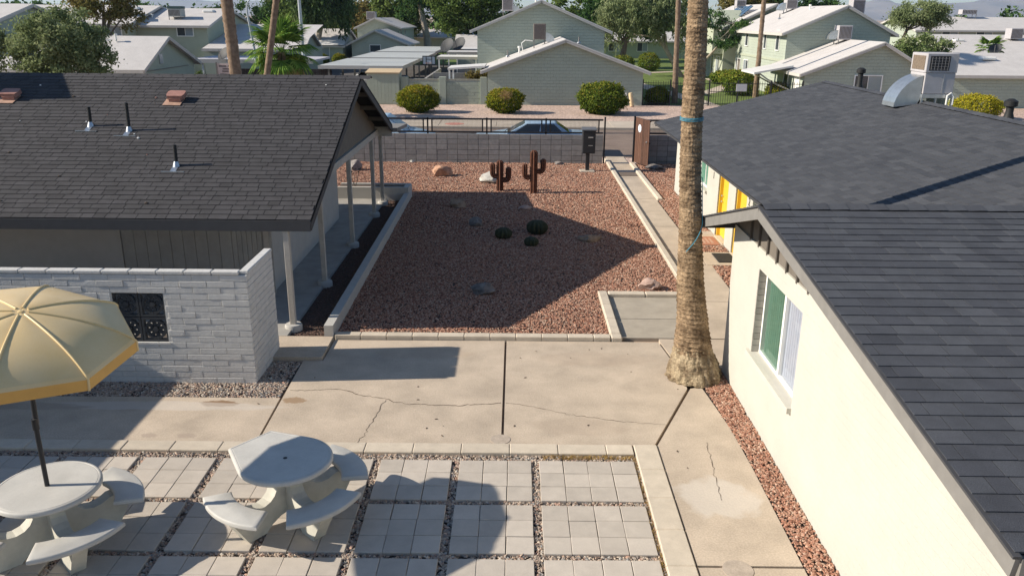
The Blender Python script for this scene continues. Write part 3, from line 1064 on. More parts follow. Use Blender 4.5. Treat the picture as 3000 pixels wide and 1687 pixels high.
for gx in (-6.095, -5.69):
    for gz in (.665, 1.07):
        cx, cz, hw = gx + .2, gz + .2, .197
        fr = MB()
        for a, b, c_, d_ in ((-hw, -hw + .035, -hw, hw), (hw - .035, hw, -hw, hw), (-hw + .035, hw - .035, -hw, -hw + .035), (-hw + .035, hw - .035, hw - .035, hw)):
            fr.box(cx + a, cx + b, 11.69, 11.76, cz + c_, cz + d_)
        nseg = 20
        for k in range(nseg):
            a0, a1 = 2 * math.pi * k / nseg, 2 * math.pi * (k + 1) / nseg
            fr.bar((cx + .145 * math.cos(a0), 11.725, cz + .145 * math.sin(a0)), (cx + .145 * math.cos(a1), 11.725, cz + .145 * math.sin(a1)), .06, .035, (0, 0, 1) if abs(math.cos((a0 + a1) / 2)) < .9 else (1, 0, 0))
        for k in range(8):
            a0 = 2 * math.pi * k / 8 + .2
            fr.bar((cx + .03 * math.cos(a0), 11.725, cz + .03 * math.sin(a0)), (cx + .14 * math.cos(a0), 11.725, cz + .14 * math.sin(a0)), .055, .028, (0, 1, 0))
        fr.tube([(cx, 11.69, cz), (cx, 11.76, cz)], .042, 12)
        fr.build('vent_block', m_grille, BW)
MB().box(-6.1, -5.28, 11.655, 11.79, .635, .662).build('vent_sill', m_mortar, BW)

# ================================================================== PICNIC TABLES


def arc_slab(r0, r1, a0, a1, z0, z1, cx, cy, b=.018, n=18):
    """annular sector slab with eased edges and a shallow rim groove"""
    m = MB()
    ring = []
    for (r, a) in [(r1, a0 + (a1 - a0) * i / n) for i in range(n + 1)] + [(r0, a1 + (a0 - a1) * i / n) for i in range(n + 1)]:
        ring.append((r, a))
    pts = [Vector((cx + r * math.cos(a), cy + r * math.sin(a), 0)) for r, a in ring]
    return eased(pts, z0, z1, b, 0)


def eased(pts, z0, z1, b, groove=.034):
    k = len(pts)
    cen = sum(pts, Vector()) / k
    m = MB()

    def inset(d):
        out = []
        for i in range(k):
            p, q, s = pts[i - 1], pts[i], pts[(i + 1) % k]
            e1, e2 = (q - p), (s - q)
            e1 = e1.normalized() if e1.length > 1e-6 else Vector((1, 0, 0))
            e2 = e2.normalized() if e2.length > 1e-6 else e1
            n1, n2 = Vector((-e1.y, e1.x, 0)), Vector((-e2.y, e2.x, 0))
            nn = n1 + n2
            nn = nn.normalized() / max(.5, math.sqrt(max(.05, (1 + n1.dot(n2)) / 2)))
            out.append(q + nn * d)
        return out
    lev = [(b, z0), (0, z0 + b), (0, z1 - b), (b * .4, z1 - b * .35), (b * 1.1, z1)]
    if groove:
        lev += [(groove, z1), (groove + .003, z1 - .003), (groove + .006, z1 - .003), (groove + .009, z1)]
    rings = []
    for d, z in lev:
        rings.append([(p.x, p.y, z) for p in inset(d)])
    vs = [q for r in rings for q in r]
    fs = [tuple(range(k - 1, -1, -1))]
    for i in range(len(rings) - 1):
        for j in range(k):
            fs.append((i * k + j, i * k + (j + 1) % k, (i + 1) * k + (j + 1) % k, (i + 1) * k + j))
    fs.append(tuple((len(rings) - 1) * k + j for j in range(k)))
    return m.add(vs, fs)


LEG = [(0.02, .14), (0.02, .672), (.23, .672), (.205, .60), (.195, .53), (.205, .46), (.24, .40), (.30, .355), (.38, .335), (.46, .345), (.52, .37), (.56, .392), (.84, .392), (.80, .33), (.70, .16), (.61, 0), (.38, 0), (.30, .07), (.18, .12)]


def picnic_table(label, cx, cy, benches, flat=None, skip=()):
    t = thing('picnic_table', label, 'table', (cx, cy, 0), 'concrete picnic tables')
    if flat is None:
        pts = [Vector((cx + .525 * math.cos(2 * math.pi * i / 56), cy + .525 * math.sin(2 * math.pi * i / 56), 0)) for i in range(56)]
    else:
        pts, a0 = [], flat
        h = R(23)
        c1, c2 = a0 + h, a0 - h
        tr = .74
        al = math.acos(.525 / tr)
        s, e = c1 + al, c2 - al + 2 * math.pi
        pts = [Vector((cx + .525 * math.cos(s + (e - s) * i / 40), cy + .525 * math.sin(s + (e - s) * i / 40), 0)) for i in range(41)]
        for a in (c2, c1):
            pts.append(Vector((cx + tr * math.cos(a), cy + tr * math.sin(a), 0)))
    top = eased(pts, .675, .742, .02).build('tabletop', m_terr, t, True)
    MB().tube([(cx, cy, .735), (cx, cy, .7445)], .024, 14).build('umbrella_hole', m_black, top)
    for a in benches:
        arc_slab(.60, .905, a - R(31), a + R(31), .395, .462, cx, cy).build('bench_seat', m_terr, t, True)
    legs = list(benches) + ([flat] if flat is not None else [])
    for a in legs:
        er = Vector((math.cos(a), math.sin(a), 0))
        et = Vector((-math.sin(a), math.cos(a), 0))
        prof = LEG if a in benches else [(0.02, .14), (0.02, .672), (.30, .672), (.22, .55), (.22, .40), (.30, .22), (.42, .06), (.42, 0), (.26, 0), (.16, .10)]
        MB().extr(prof, (cx, cy, 0), er, (0, 0, 1), et, .15).build('leg', m_castc, t)
    return t


T1 = picnic_table('round concrete picnic table with the umbrella pole through its top', -4.89, 7.50, [R(-45), R(45), R(135), R(225)])
T2 = picnic_table('concrete picnic table with one straight cut edge and no umbrella', -2.55, 8.11, [R(-126), R(-45), R(38)], flat=R(141))

# umbrella: tilted eight-sided canopy on a vertical pole
UM = thing('patio_umbrella', 'tan eight sided patio umbrella with yellow rim on dark pole', 'umbrella', (-4.89, 7.5, .74))
uc = Vector((-4.90, 7.58, 2.432))
un = Vector((.193, -.117, .974)).normalized()
e1 = Vector((0, 1, 0)).cross(un).normalized()
e2 = un.cross(e1)
UR, UAZ, UH = 1.02, -.519, .24


def upt(rad, ang, h):
    return uc + e1 * rad * math.cos(ang) + e2 * rad * math.sin(ang) + un * h


def uprof(t):
    return UH * (1 - .62 * t ** 1.5 - .38 * t ** 4)


cv = MB()
NS, NT = 8, 10
can = None
for k in range(8):
    a0, a1 = UAZ + k * math.pi / 4, UAZ + (k + 1) * math.pi / 4
    vs, fs = [], []
    for i in range(NT + 1):
        t = i / NT
        for j in range(NS + 1):
            s = j / NS
            p0, p1 = upt(UR * t, a0, uprof(t)), upt(UR * t, a1, uprof(t))
            vs.append(p0.lerp(p1, s) + un * (.045 * math.sin(math.pi * s) * t * (1 - t)))
    for i in range(NT):
        for j in range(NS):
            fs.append((i * (NS + 1) + j, (i + 1) * (NS + 1) + j, (i + 1) * (NS + 1) + j + 1, i * (NS + 1) + j + 1))
    pm = MB().add(vs, fs)
    cpn = pm.build('canopy_panel', m_umb, UM, True)
    q0, q1 = upt(UR, a0, 0), upt(UR, a1, 0)
    d0, d1 = upt(UR * 1.03, a0, -.03), upt(UR * 1.03, a1, -.03)
    b0, b1 = upt(UR * 1.045, a0, -.145), upt(UR * 1.045, a1, -.145)
    MB().add([q0, q1, d1, d0], [(0, 3, 2, 1)]).build('canopy_shoulder', m_umb, cpn)
    MB().add([d0, d1, b1, b0], [(0, 3, 2, 1)]).build('rim_band', m_umby, cpn)
    path = [upt(UR * i / 14, a0, uprof(i / 14) + .003) for i in range(1, 15)] + [upt(UR * 1.03, a0, -.03), upt(UR * 1.045, a0, -.145)]
    MB().tube(path, [.012] * 16, 8).build('rib', m_umbr, cpn, True)
MB().lathe(uc + un * (UH - .012), [(.028, 0), (.028, .014), (.004, .024)], 12).build('finial', m_umbr, UM, True)
MB().tube([(-4.89, 7.5, .60), (-4.89, 7.5, 1.45), (-4.89, 7.52, 1.46), (-4.90, 7.58, 2.45)], .024, 12).build('pole', m_black, UM, True)
MB().tube([(-4.89, 7.5, 1.40), (-4.89, 7.5, 1.52)], .032, 12).build('pole_collar', m_black, UM, True)
for k in range(8):
    a0 = UAZ + k * math.pi / 4
    MB().bar(upt(.03, a0, -.02), upt(UR * .7, a0, uprof(.7) - .03), .018, .018).build('strut', m_umbr, UM)

# ================================================================== COURTYARD BED
m_rk_or = M('rock_orange', (.42, .22, .13), .25, 5, .9, .01, 30, col2=(.55, .33, .22))
m_rk_wh = M('rock_white', (.50, .48, .42), .25, 6, .9, .01, 30, col2=(.62, .60, .54))
m_rk_gr = M('rock_grey', (.22, .20, .19), .3, 6, .9, .01, 30, col2=(.36, .32, .29))
m_rk_dk = M('rock_dark', (.12, .11, .105), .35, 6, .9, .01, 30, col2=(.27, .24, .22))
m_rk_br = M('rock_brown', (.22, .155, .11), .3, 6, .9, .01, 30, col2=(.34, .25, .18))
m_rk_pk = M('rock_pink', (.40, .25, .20), .25, 6, .9, .01, 30, col2=(.52, .38, .31))
rock('boulder', 'large orange sandstone boulder near the street wall', (-2.62, 29.25, 0), (.36, .28, .27), m_rk_or, 1, .25)
rock('boulder', 'pale white boulder behind the shorter rusty cactus sculpture', (-.90, 28.1, 0), (.33, .26, .25), m_rk_wh, 2, .3)
rock('boulder', 'grey boulder by the street wall behind the porch posts', (-5.95, 30.25, 0), (.26, .24, .24), m_rk_gr, 3, .3)
rock('rock', 'dark brown rock, farthest of the rocks in the shaded gravel', (-1.70, 24.2, 0), (.28, .22, .15), m_rk_br, 4, .45)
rock('rock', 'flat tan rock at the edge of the gable shadow', (.32, 23.95, 0), (.20, .15, .09), m_rk_pk, 5, .3)
rock('rock', 'dark grey rounded rock left of the barrel cacti', (-1.07, 21.9, 0), (.20, .18, .15), m_rk_dk, 6, .3)
rock('rock', 'low mottled brown rock right of the barrel cacti', (1.90, 20.35, 0), (.31, .17, .11), m_rk_br, 7, .4)
rock('rock', 'dark craggy rock nearest the front kerb', (-.62, 16.12, 0), (.25, .19, .15), m_rk_dk, 8, .45)
rock('boulder', 'pink boulder beside the concrete pad and the palm', (2.86, 16.5, 0), (.24, .19, .16), m_rk_pk, 9, .4)
rock('rock', 'small grey rock at the foot of the street wall near the mailbox', (1.70, 31.8, 0), (.21, .13, .09), m_rk_gr, 10, .3)
rock('rock', 'tiny pale stone at the foot of the street wall', (-4.04, 32.0, 0), (.09, .07, .07), m_rk_wh, 11, .3)
rock('rock', 'dark rock beside the open wooden gate', (5.26, 30.95, 0), (.30, .20, .14), m_rk_dk, 12, .35)


def saguaro(label, x, y, h, arms, r=.105):
    t = thing('cactus_sculpture', label, 'sculpture', (x, y, 0), 'rusty metal saguaro sculptures')
    n = 14
    prof = [(x, y, h * i / n) for i in range(n)] + [(x, y, h - .035), (x, y, h - .012), (x, y, h)]
    rad = [r * .92 + r * .08 * i / n for i in range(n)] + [r * .8, r * .5, .005]
    MB().tube(prof, rad, 32, (8, .16)).build('trunk', m_rust, t, True)
    for sx, z0, out, top, ra in arms:
        path, rads = [], []
        path.append((x + sx * r * .5, y, z0)); rads.append(ra * .8)
        path.append((x + sx * (r + .05), y, z0)); rads.append(ra)
        for k in range(7):
            a = k / 6 * math.pi / 2
            path.append((x + sx * (out - .10 + .10 * math.sin(a)), y, z0 + .10 - .10 * math.cos(a))); rads.append(ra)
        for zz in np.linspace(z0 + .12, top - .05, 5):
            path.append((x + sx * out, y, zz)); rads.append(ra * 1.05)
        path += [(x + sx * out, y, top - .03), (x + sx * out, y, top - .01), (x + sx * out, y, top)]
        rads += [ra * .85, ra * .5, .004]
        MB().tube(path, rads, 28, (7, .15)).build('arm', m_rust, t, True)
    return t


saguaro('shorter rusty saguaro cactus sculpture beside the white boulder', -.50, 26.65, 1.02, [(-1, .50, .245, .93, .075), (1, .38, .28, .80, .08)])
saguaro('taller rusty saguaro cactus sculpture with high right arm', .60, 26.35, 1.40, [(-1, .52, .29, .97, .075), (1, .72, .30, 1.13, .078)], .11)
for lab, x, y, r in (('barrel cactus on the left of the group of three', -.29, 20.6, .20), ('widest barrel cactus at the back right of the three', .59, 21.1, .255), ('smallest barrel cactus at the front of the three', .42, 19.9, .165)):
    prof = [(r * math.sin(a), r * .78 * (1 - math.cos(a))) for a in np.linspace(.35, math.pi - .12, 15)]
    bc = MB().lathe((x, y, -.03), prof, 66, (11 if r < .24 else 13, .16)).build('barrel_cactus', m_barrel, None, True, loc=(x, y, 0))
    tag(bc, lab, 'cactus', 'barrel cacti')

# mailbox
MX = thing('mailbox', 'tall black pedestal mailbox on a concrete pad by the gate', 'mailbox', (2.68, 30.4, 0))
MB().cbox(2.40, 2.95, 30.15, 30.62, -.03, .05, .015).build('pad', m_side, MX)
MB().cbox(2.61, 2.75, 30.33, 30.47, .051, .70, .008).build('post', m_black, MX)
mb = MB().cbox(2.47, 2.93, 30.16, 30.62, .70, 1.53, .012).build('box', m_black, MX)
MB().add([(2.43, 30.10, 1.535), (2.97, 30.10, 1.535), (2.97, 30.67, 1.575), (2.43, 30.67, 1.575), (2.43, 30.10, 1.575), (2.97, 30.10, 1.575), (2.97, 30.67, 1.615), (2.43, 30.67, 1.615)],
         [(0, 3, 2, 1), (4, 5, 6, 7), (0, 1, 5, 4), (1, 2, 6, 5), (2, 3, 7, 6), (3, 0, 4, 7)]).build('lid', M('grey_black_lid', (.12, .12, .125), .1, 8, .6), mb)
MB().box(2.50, 2.90, 30.150, 30.1605, 1.05, 1.50).build('upper_door', M('black_panel', (.03, .03, .032), .1, 8, .5), mb)
MB().box(2.50, 2.90, 30.150, 30.1605, .74, 1.03).build('lower_door', MATS['black_panel'], mb)
MB().box(2.66, 2.84, 30.135, 30.149, 1.27, 1.31).build('mail_slot', m_steel, mb)
MB().box(2.67, 2.83, 30.13, 30.149, .985, 1.005).build('latch', m_steel, mb)

# flower stems in the planter
FP = thing('potted_plant', 'spindly dark plant in the planter behind the porch post', 'plant', (-5.0, 25.3, .36))
for i in range(5):
    dx, dy = random.uniform(-.15, .15), random.uniform(-.1, .1)
    MB().tube([(-5.0, 25.3, .34), (-5.0 + dx * .6, 25.3 + dy, .6), (-5.0 + dx, 25.3 + dy * 1.4, .80 + random.uniform(0, .15))], [.008, .006, .004], 6).build('stem', m_bark, FP)
    rock_m = MB()
    for k in range(4):
        a = k * 1.57 + i
        c = Vector((-5.0 + dx, 25.3 + dy * 1.4, .80 + .04 * k))
        rock_m.extr([(0, 0), (.06, -.03), (.11, 0), (.06, .03)], c, (math.cos(a), math.sin(a), .3), (-math.sin(a), math.cos(a), 0), (0, 0, 1), .004)
    rock_m.build('leaf', m_barrel, FP)

# ================================================================== STREET BLOCK WALL, FENCE, GATE


def block_wall(label, x0, x1):
    t = thing('block_wall', label, 'wall', ((x0 + x1) / 2, 32.2, 0), 'street block walls')
    MB().box(x0 + .01, x1 - .01, 32.145, 32.255, -.1, 1.10).build('mortar', m_blockmort, t)
    for r in range(6):
        z0, z1 = -.10 + r * .203, -.10 + r * .203 + .196
        x = x1
        while x > x0 + .03:
            a = max(x - .406, x0)
            piece('block', t, ((a + x) / 2, 32.2 + random.uniform(-.002, .002), (z0 + z1) / 2), (round(x - a - .015, 3), .15, .19), m_block, .005)
            x -= .406
    return t


block_wall('long grey block wall along the street behind the gravel bed', -9.6, 3.42)
block_wall('short grey block wall to the right of the wooden gate', 4.75, 9.6)


def mesh_fence(label, x0, x1, posts, endpost=None):
    t = thing('mesh_fence', label, 'fence', ((x0 + x1) / 2, 32.2, 1.12), 'mesh fences on the street wall')
    Y = 32.2
    for px in posts:
        MB().box(px - .03, px + .03, Y - .03, Y + .03, 1.10, 1.735).build('post', m_black, t)
    if endpost is not None:
        MB().box(endpost - .03, endpost + .03, Y - .03, Y + .03, 0, 1.80).build('end_post', m_black, t)
    edges = sorted(list(posts) + [x0, x1])
    for a, b in zip(edges[:-1], edges[1:]):
        a2, b2 = a + .14, b - .14
        if b2 - a2 < .3:
            continue
        p = MB()
        p.box(a2, a2 + .05, Y - .02, Y + .02, 1.17, 1.69).box(b2 - .05, b2, Y - .018, Y + .018, 1.17, 1.69)
        pn = p.build('panel_frame', m_black, t)
        w_ = MB()
        xx = a2 + .06
        while xx < b2 - .04:
            w_.box(xx - .003, xx + .003, Y - .003, Y + .003, 1.20, 1.66)
            xx += .05
        zz = 1.22
        while zz < 1.66:
            w_.box(a2 + .03, b2 - .03, Y + .0035, Y + .0095, zz - .003, zz + .003)
            zz += .05
        w_.build('wire_mesh', m_black, pn)
    MB().box(x0, x1, Y - .03, Y + .03, 1.65, 1.715).build('top_rail', m_black, t)
    MB().box(x0, x1, Y - .03, Y + .03, 1.15, 1.21).build('bottom_rail', m_black, t)


mesh_fence('long dark wire mesh fence on top of the street wall', -9.6, 3.40, [-8.05, -5.73, -3.42, -1.12, 1.18], 3.47)
mesh_fence('short dark wire mesh fence to the right of the gate', 4.75, 9.6, [7.1])
GT = thing('wooden_gate', 'open dark brown wooden plank gate with a round white sign', 'gate', (4.68, 32.15, 0))
ga, gb_ = Vector((4.66, 32.12, 0)), Vector((5.03, 31.02, 0))
gd = (gb_ - ga).normalized()
gang = math.atan2(gd.y, gd.x)
nrm = Vector((gd.y, -gd.x, 0))
nrm = -nrm if nrm.x > 0 else nrm
L_ = (gb_ - ga).length
for i in range(8):
    c = ga + gd * (L_ * (i + .5) / 8)
    piece('plank', GT, (c.x, c.y, .95 + random.uniform(-.006, .006)), (L_ / 8 - .008, .025, 1.72), m_wood, .004, gang)
for zz in (.12, .95, 1.78):
    c = (ga + gb_) / 2 - nrm * .032
    MB().bar(ga - nrm * .032 + Vector((0, 0, zz)), gb_ - nrm * .032 + Vector((0, 0, zz)), .035, .06).build('frame_rail', m_black, GT)
MB().box(4.58, 4.65, 32.10, 32.17, 0, 1.86).build('hinge_post', m_black, GT)
sc = ga + gd * .38 + nrm * .022 + Vector((0, 0, 1.43))
sgn = MB().extr([(.135 * math.cos(a), .155 * math.sin(a)) for a in np.linspace(0, 2 * math.pi, 9)[:-1] + .39], sc, gd, (0, 0, 1), nrm, .008).build('sign', M('sign_white', (.72, .76, .80), .03, 5, .5), GT)
m_blue = M('sign_blue', (.12, .28, .55), .05, 5, .5)
for zz, ww in ((.07, .10), (.03, .15), (-.01, .13), (-.06, .05), (-.085, .04)):
    MB().extr([(-ww / 2, -.009), (ww / 2, -.009), (ww / 2, .009), (-ww / 2, .009)], sc + nrm * .006 + Vector((0, 0, zz)), gd, (0, 0, 1), nrm, .002).build('sign_lettering', m_blue, sgn)
hc = ga + gd * (L_ - .09) + nrm * .03 + Vector((0, 0, 1.0))
MB().tube([hc, hc + nrm * .05, hc + nrm * .06], [.012, .03, .02], 10).build('handle', m_steel, GT)

# ================================================================== RIGHT NEAR BUILDING
RB = thing('apartment_building', 'cream block apartment building with slate shingle roof and sliding window', 'building', (6, 9, 0))
RX, WX = 3.0, 3.4
YRr, ZRr, YFr, ZFr, YNr, ZNr = 9.78, 3.30, 13.09, 2.36, 4.14, 2.47
XE = 13.0
wy0, wy1, wz0, wz1 = 9.08, 10.88, .94, 2.17
m = MB()
m.box(WX, WX + .2, 3.0, wy0, -.05, 2.45).box(WX, WX + .2, wy1, 12.3, -.05, 2.45).box(WX, WX + .2, wy0, wy1, -.05, wz0).box(WX, WX + .2, wy0, wy1, wz1, 2.45)
m.build('side_wall', m_cream, RB)
MB().box(WX + .2, 5.3, 12.12, 12.298, -.05, 2.45).build('end_wall', m_cream2, RB)
MB().box(WX + .21, XE, 3.2, 3.4, -.05, 2.4).build('front_wall', m_cream2, RB)
for i in range(13):                                        # grey brick reveal at the window's far jamb
    piece('reveal_brick', RB, (WX + .06, wy1 - .012, wz0 + .047 + i * .0945), (.135, .022, .09), m_reveal, .004)
WN = MB()
wf = .05
x0_ = WX + .10
WN.box(x0_, x0_ + .07, wy0 + .002, wy0 + wf, wz0 + .002, wz1 - .002).box(x0_, x0_ + .07, wy1 - .03 - wf, wy1 - .03, wz0 + .002, wz1 - .002)
WN.box(x0_, x0_ + .07, wy0 + wf, wy1 - .03 - wf, wz0 + .002, wz0 + wf).box(x0_, x0_ + .07, wy0 + wf, wy1 - .03 - wf, wz1 - wf, wz1 - .002)
ymid = (wy0 + wy1) / 2 - .02
WN.box(x0_ - .01, x0_ + .06, ymid - .03, ymid + .03, wz0 + wf, wz1 - wf)
WIN = WN.build('window', m_white, RB)
MB().box(x0_ + .006, x0_ + .012, ymid + .03, wy1 - .03 - wf, wz0 + wf, wz1 - wf).build('pane', clearglass('clear_glass_a', (.86, .93, .90)), WIN)
MB().box(x0_ + .071, x0_ + .078, wy0 + .01, wy1 - .04, wz0 + .01, wz1 - .01).build('backing', m_sidg, WIN)
MB().box(x0_ + .028, x0_ + .034, wy0 + wf, ymid - .03, wz0 + wf, wz1 - wf).build('pane', clearglass('clear_glass_b', (.93, .95, .98)), WIN)
# teal board behind the far pane, vertical white blinds behind the near one
for i in range(9):
    a = ymid + .03 + i * .082
    MB().box(x0_ + .030, x0_ + .036 + (i % 2) * .006, a, min(a + .074, wy1 - .09), wz0 + .06, wz1 - .06).build('blind_slat', m_teal, WIN)
for i in range(10):
    a = wy0 + .06 + i * .079
    MB().box(x0_ + .046, x0_ + .054 + (i % 2) * .008, a, a + .072, wz0 + .06, wz1 - .06).build('blind_slat', m_blind, WIN)
MB().box(WX - .055, WX + .10, wy0 - .02, wy1 + .10, wz0 - .075, wz0 - .002).build('window_sill', m_cream2, RB)
# siding boards and battens above the block wall
sR1 = (ZRr - ZNr) / (YRr - YNr)
sR2 = (ZRr - ZFr) / (YFr - YRr)


def rz(y):
    return ZRr - (YRr - y) * sR1 if y < YRr else ZRr - (y - YRr) * sR2


y = 12.28
while y > 4.6:
    y2 = y - .41
    zt0, zt1 = rz(y) - .10, rz(y2) - .10
    if min(zt0, zt1) > 2.47:
        MB().extr([(y - y2, zt0 - 2.45), (0, zt1 - 2.45), (0, 0), (y - y2, 0)], (WX + .04, y2, 2.45), (0, 1, 0), (0, 0, 1), (1, 0, 0), .03).build('siding_board', m_brown, RB)
    if min(zt0, zt1) > 2.5:
        MB().box(WX - .005, WX + .024, y2 - .024, y2 + .024, 2.43, zt1).build('batten', m_brownd, RB)
    y = y2
MB().box(WX - .004, WX + .022, 8.5, 8.56, 2.44, 2.60).box(WX - .02, WX + .022, 8.46, 8.60, 2.47, 2.49).build('conduit', m_brownd, RB)
rf = MB()
rf.add([(RX, YNr, ZNr), (XE, YNr, ZNr), (XE, YRr, ZRr), (RX, YRr, ZRr), (XE, YFr, ZFr), (RX, YFr, ZFr),
        (RX, YNr, ZNr - .05), (XE, YNr, ZNr - .05), (XE, YRr, ZRr - .05), (RX, YRr, ZRr - .05), (XE, YFr, ZFr - .05), (RX, YFr, ZFr - .05)],
       [(0, 1, 2, 3), (3, 2, 4, 5), (7, 6, 9, 8), (8, 9, 11, 10), (0, 6, 7, 1), (5, 4, 10, 11), (1, 7, 8, 2), (2, 8, 10, 4), (0, 3, 9, 6), (3, 5, 11, 9)])
RRF = rf.build('roof', m_deck, RB)
sv = Vector((0, YRr - YNr, ZRr - ZNr))
shingles(RRF, (RX - .03, YNr - .02, ZNr - .004), (1, 0, 0), sv, 5.5, sv.length - .03, .172, m_shR, (.15, .40), .013)
sv = Vector((0, YRr - YFr, ZRr - ZFr))
shingles(RRF, (RX - .03, YFr + .02, ZFr - .004), (1, 0, 0), sv, 2.6, sv.length, .172, m_shR, (.15, .40), .013, nobj=0)
x = RX
while x < 8.5:
    MB().add([(x, YRr - .16, ZRr - .012), (x + .30, YRr - .16, ZRr - .002), (x + .30, YRr, ZRr + .036), (x, YRr, ZRr + .022), (x + .30, YRr + .16, ZRr - .012), (x, YRr + .16, ZRr - .028)], [(0, 1, 2, 3), (3, 2, 4, 5)]).build('ridge_cap', m_shR, RRF)
    x += .235
MB().bar((RX - .012, YNr - .03, ZNr - .09), (RX - .012, YRr + .02, ZRr - .088), .035, .17).build('rake_board', m_fascg, RB)
MB().bar((RX - .013, YRr + .021, ZRr - .088), (RX - .013, YFr + .03, ZFr - .09), .035, .17).build('rake_board', m_fascg, RB)
MB().bar((RX - .028, YNr - .05, ZNr - .012), (RX - .028, YRr, ZRr - .008), .05, .02).build('drip_edge', m_fasc, RB)
MB().bar((RX - .029, YRr, ZRr - .008), (RX - .029, YFr + .04, ZFr - .012), .05, .02).build('drip_edge', m_fasc, RB)
MB().box(RX + .02, XE, YFr + .004, YFr + .035, ZFr - .17, ZFr - .012).build('fascia', m_fasc, RB)
MB().box(RX + .006, XE, YNr - .05, YNr - .012, ZNr - .18, ZNr - .02).build('fascia', m_fascg, RB)
for i in range(5):
    piece('pier_brick', RB, (WX + .12, 3.66, 2.2 - i * .10), (.3, .25, .092), m_reveal, .006)

# ================================================================== RIGHT FAR BUILDING
FB = thing('apartment_building', 'cream apartment building with yellow doors and wide slate shingle roof', 'building', (8, 20, 0))
FX, EX, EZ, GX, GZ = 5.3, 4.60, 2.20, 10.0, 3.55
FY0, FY1 = 11.0, 27.35
openings = [(22.40, 23.72, .93, 1.98, 'w'), (20.10, 21.05, .03, 2.02, 'd'), (18.42, 19.35, .03, 2.02, 'd'), (16.5, 17.9, .93, 1.98, 'w')]
ys = [FY0]
m = MB()
cur = 26.95
for (a, b, z0, z1, k) in sorted(openings, key=lambda q: -q[0]):
    m.box(FX, FX + .2, b, cur, -.05, 2.3)
    m.box(FX, FX + .2, a, b, z1, 2.3)
    if k == 'w':
        m.box(FX, FX + .2, a, b, -.05, z0)
    cur = a
m.box(FX, FX + .2, 12.3, cur, -.05, 2.3)
m.build('front_wall', m_cream, FB)
MB().box(FX + .2, 14.8, 26.75, 26.95, -.05, 2.3).build('street_wall', m_cream2, FB)
gz = MB()
gz.extr([(0, 0), (9.4, 0), (9.4, .03), (4.7, 1.18), (0, .03)], (FX + .0, 26.85, 2.3), (1, 0, 0), (0, 0, 1), (0, 1, 0), .12)
gz.build('gable_wall', m_cream2, FB)
for (a, b, z0, z1, k) in openings:
    for i in range(int((z1 - z0) / .1)):
        piece('reveal_brick', FB, (FX + .05, b + .012 - .022, z0 + .05 + i * .1), (.14, .02, .094), m_reveal, .004)
    if k == 'w':
        wn_ = MB()
        X0 = FX + .09
        wn_.box(X0, X0 + .06, a + .002, a + .05, z0, z1).box(X0, X0 + .06, b - .07, b - .025, z0, z1).box(X0, X0 + .06, a + .05, b - .07, z0, z0 + .05).box(X0, X0 + .06, a + .05, b - .07, z1 - .05, z1)
        wn_.box(X0, X0 + .06, (a + b) / 2 - .02, (a + b) / 2 + .02, z0 + .05, z1 - .05)
        wo_ = wn_.build('window', m_white, FB)
        MB().box(X0 + .02, X0 + .03, (a + b) / 2 + .02, b - .07, z0 + .05, z1 - .05).build('pane', glassmat('teal_glass', (.10, .26, .19), .06), wo_)
        MB().box(X0 + .02, X0 + .03, a + .05, (a + b) / 2 - .02, z0 + .05, z1 - .05).build('pane', glassmat('teal_glass', (.10, .26, .19), .06), wo_)
        MB().box(FX - .06, FX + .10, a - .06, b + .06, z0 - .07, z0 - .002).build('window_sill', m_cream2, FB)
    else:
        df = MB().box(FX + .02, FX + .16, a + .002, a + .05, z0, z1).box(FX + .02, FX + .16, b - .075, b - .025, z0, z1).box(FX + .02, FX + .16, a + .05, b - .075, z1 - .05, z1 - .002)
        dof = df.build('door', m_yel, FB)
        MB().box(FX + .10, FX + .14, a + .052, b - .078, z0 + .02, z1 - .052).build('door_leaf', m_yel, dof)
        for zz in (.95, 1.10):
            MB().tube([(FX + .10, b - .15, zz), (FX + .05, b - .15, zz), (FX + .04, b - .15, zz)], [.014, .026, .018], 10).build('handle', m_steel, dof)
        MB().box(FX - .04, FX + .15, a + .01, b - .03, -.04, .028).build('door_sill', m_curb, dof)
m_num = M('dark_number', (.06, .045, .05), .1, 10, .6)
text_mesh('door_number', '1', .26, m_num, FB, (FX - .008, 21.68, 1.48), (R(90), 0, R(-90)))
text_mesh('door_number', '2', .26, m_num, FB, (FX - .008, 18.20, 1.52), (R(90), 0, R(-90)))
rf = MB()
XB = 15.4
ZB = GZ - (XB - GX) * .25
rf.add([(EX, FY0, EZ), (GX, FY0, GZ), (GX, FY1, GZ), (EX, FY1, EZ), (XB, FY0, ZB), (XB, FY1, ZB)] +
       [(EX, FY0, EZ - .05), (GX, FY0, GZ - .05), (GX, FY1, GZ - .05), (EX, FY1, EZ - .05), (XB, FY0, ZB - .05), (XB, FY1, ZB - .05)],
       [(0, 1, 2, 3), (1, 4, 5, 2), (9, 8, 7, 6), (8, 11, 10, 7), (0, 3, 9, 6), (4, 10, 11, 5), (3, 2, 8, 9), (2, 5, 11, 8), (0, 6, 7, 1), (1, 7, 10, 4)])
FRF = rf.build('roof', m_deck, FB)
sv = Vector((GX - EX, 0, GZ - EZ))
shingles(FRF, (EX - .02, FY0, EZ - .004), (0, 1, 0), sv, FY1 - FY0 + .02, sv.length - .05, .15, m_shF, (.2, .42), .012)
MB().add([(GX, FY0, GZ + .012), (XB, FY0, ZB + .012), (XB, FY1, ZB + .012), (GX, FY1, GZ + .012)], [(0, 1, 2, 3)]).build('back_slope_shingles', M('slate_back_slope', (.065, .07, .085), .2, 5, .9), FRF)
y = FY0
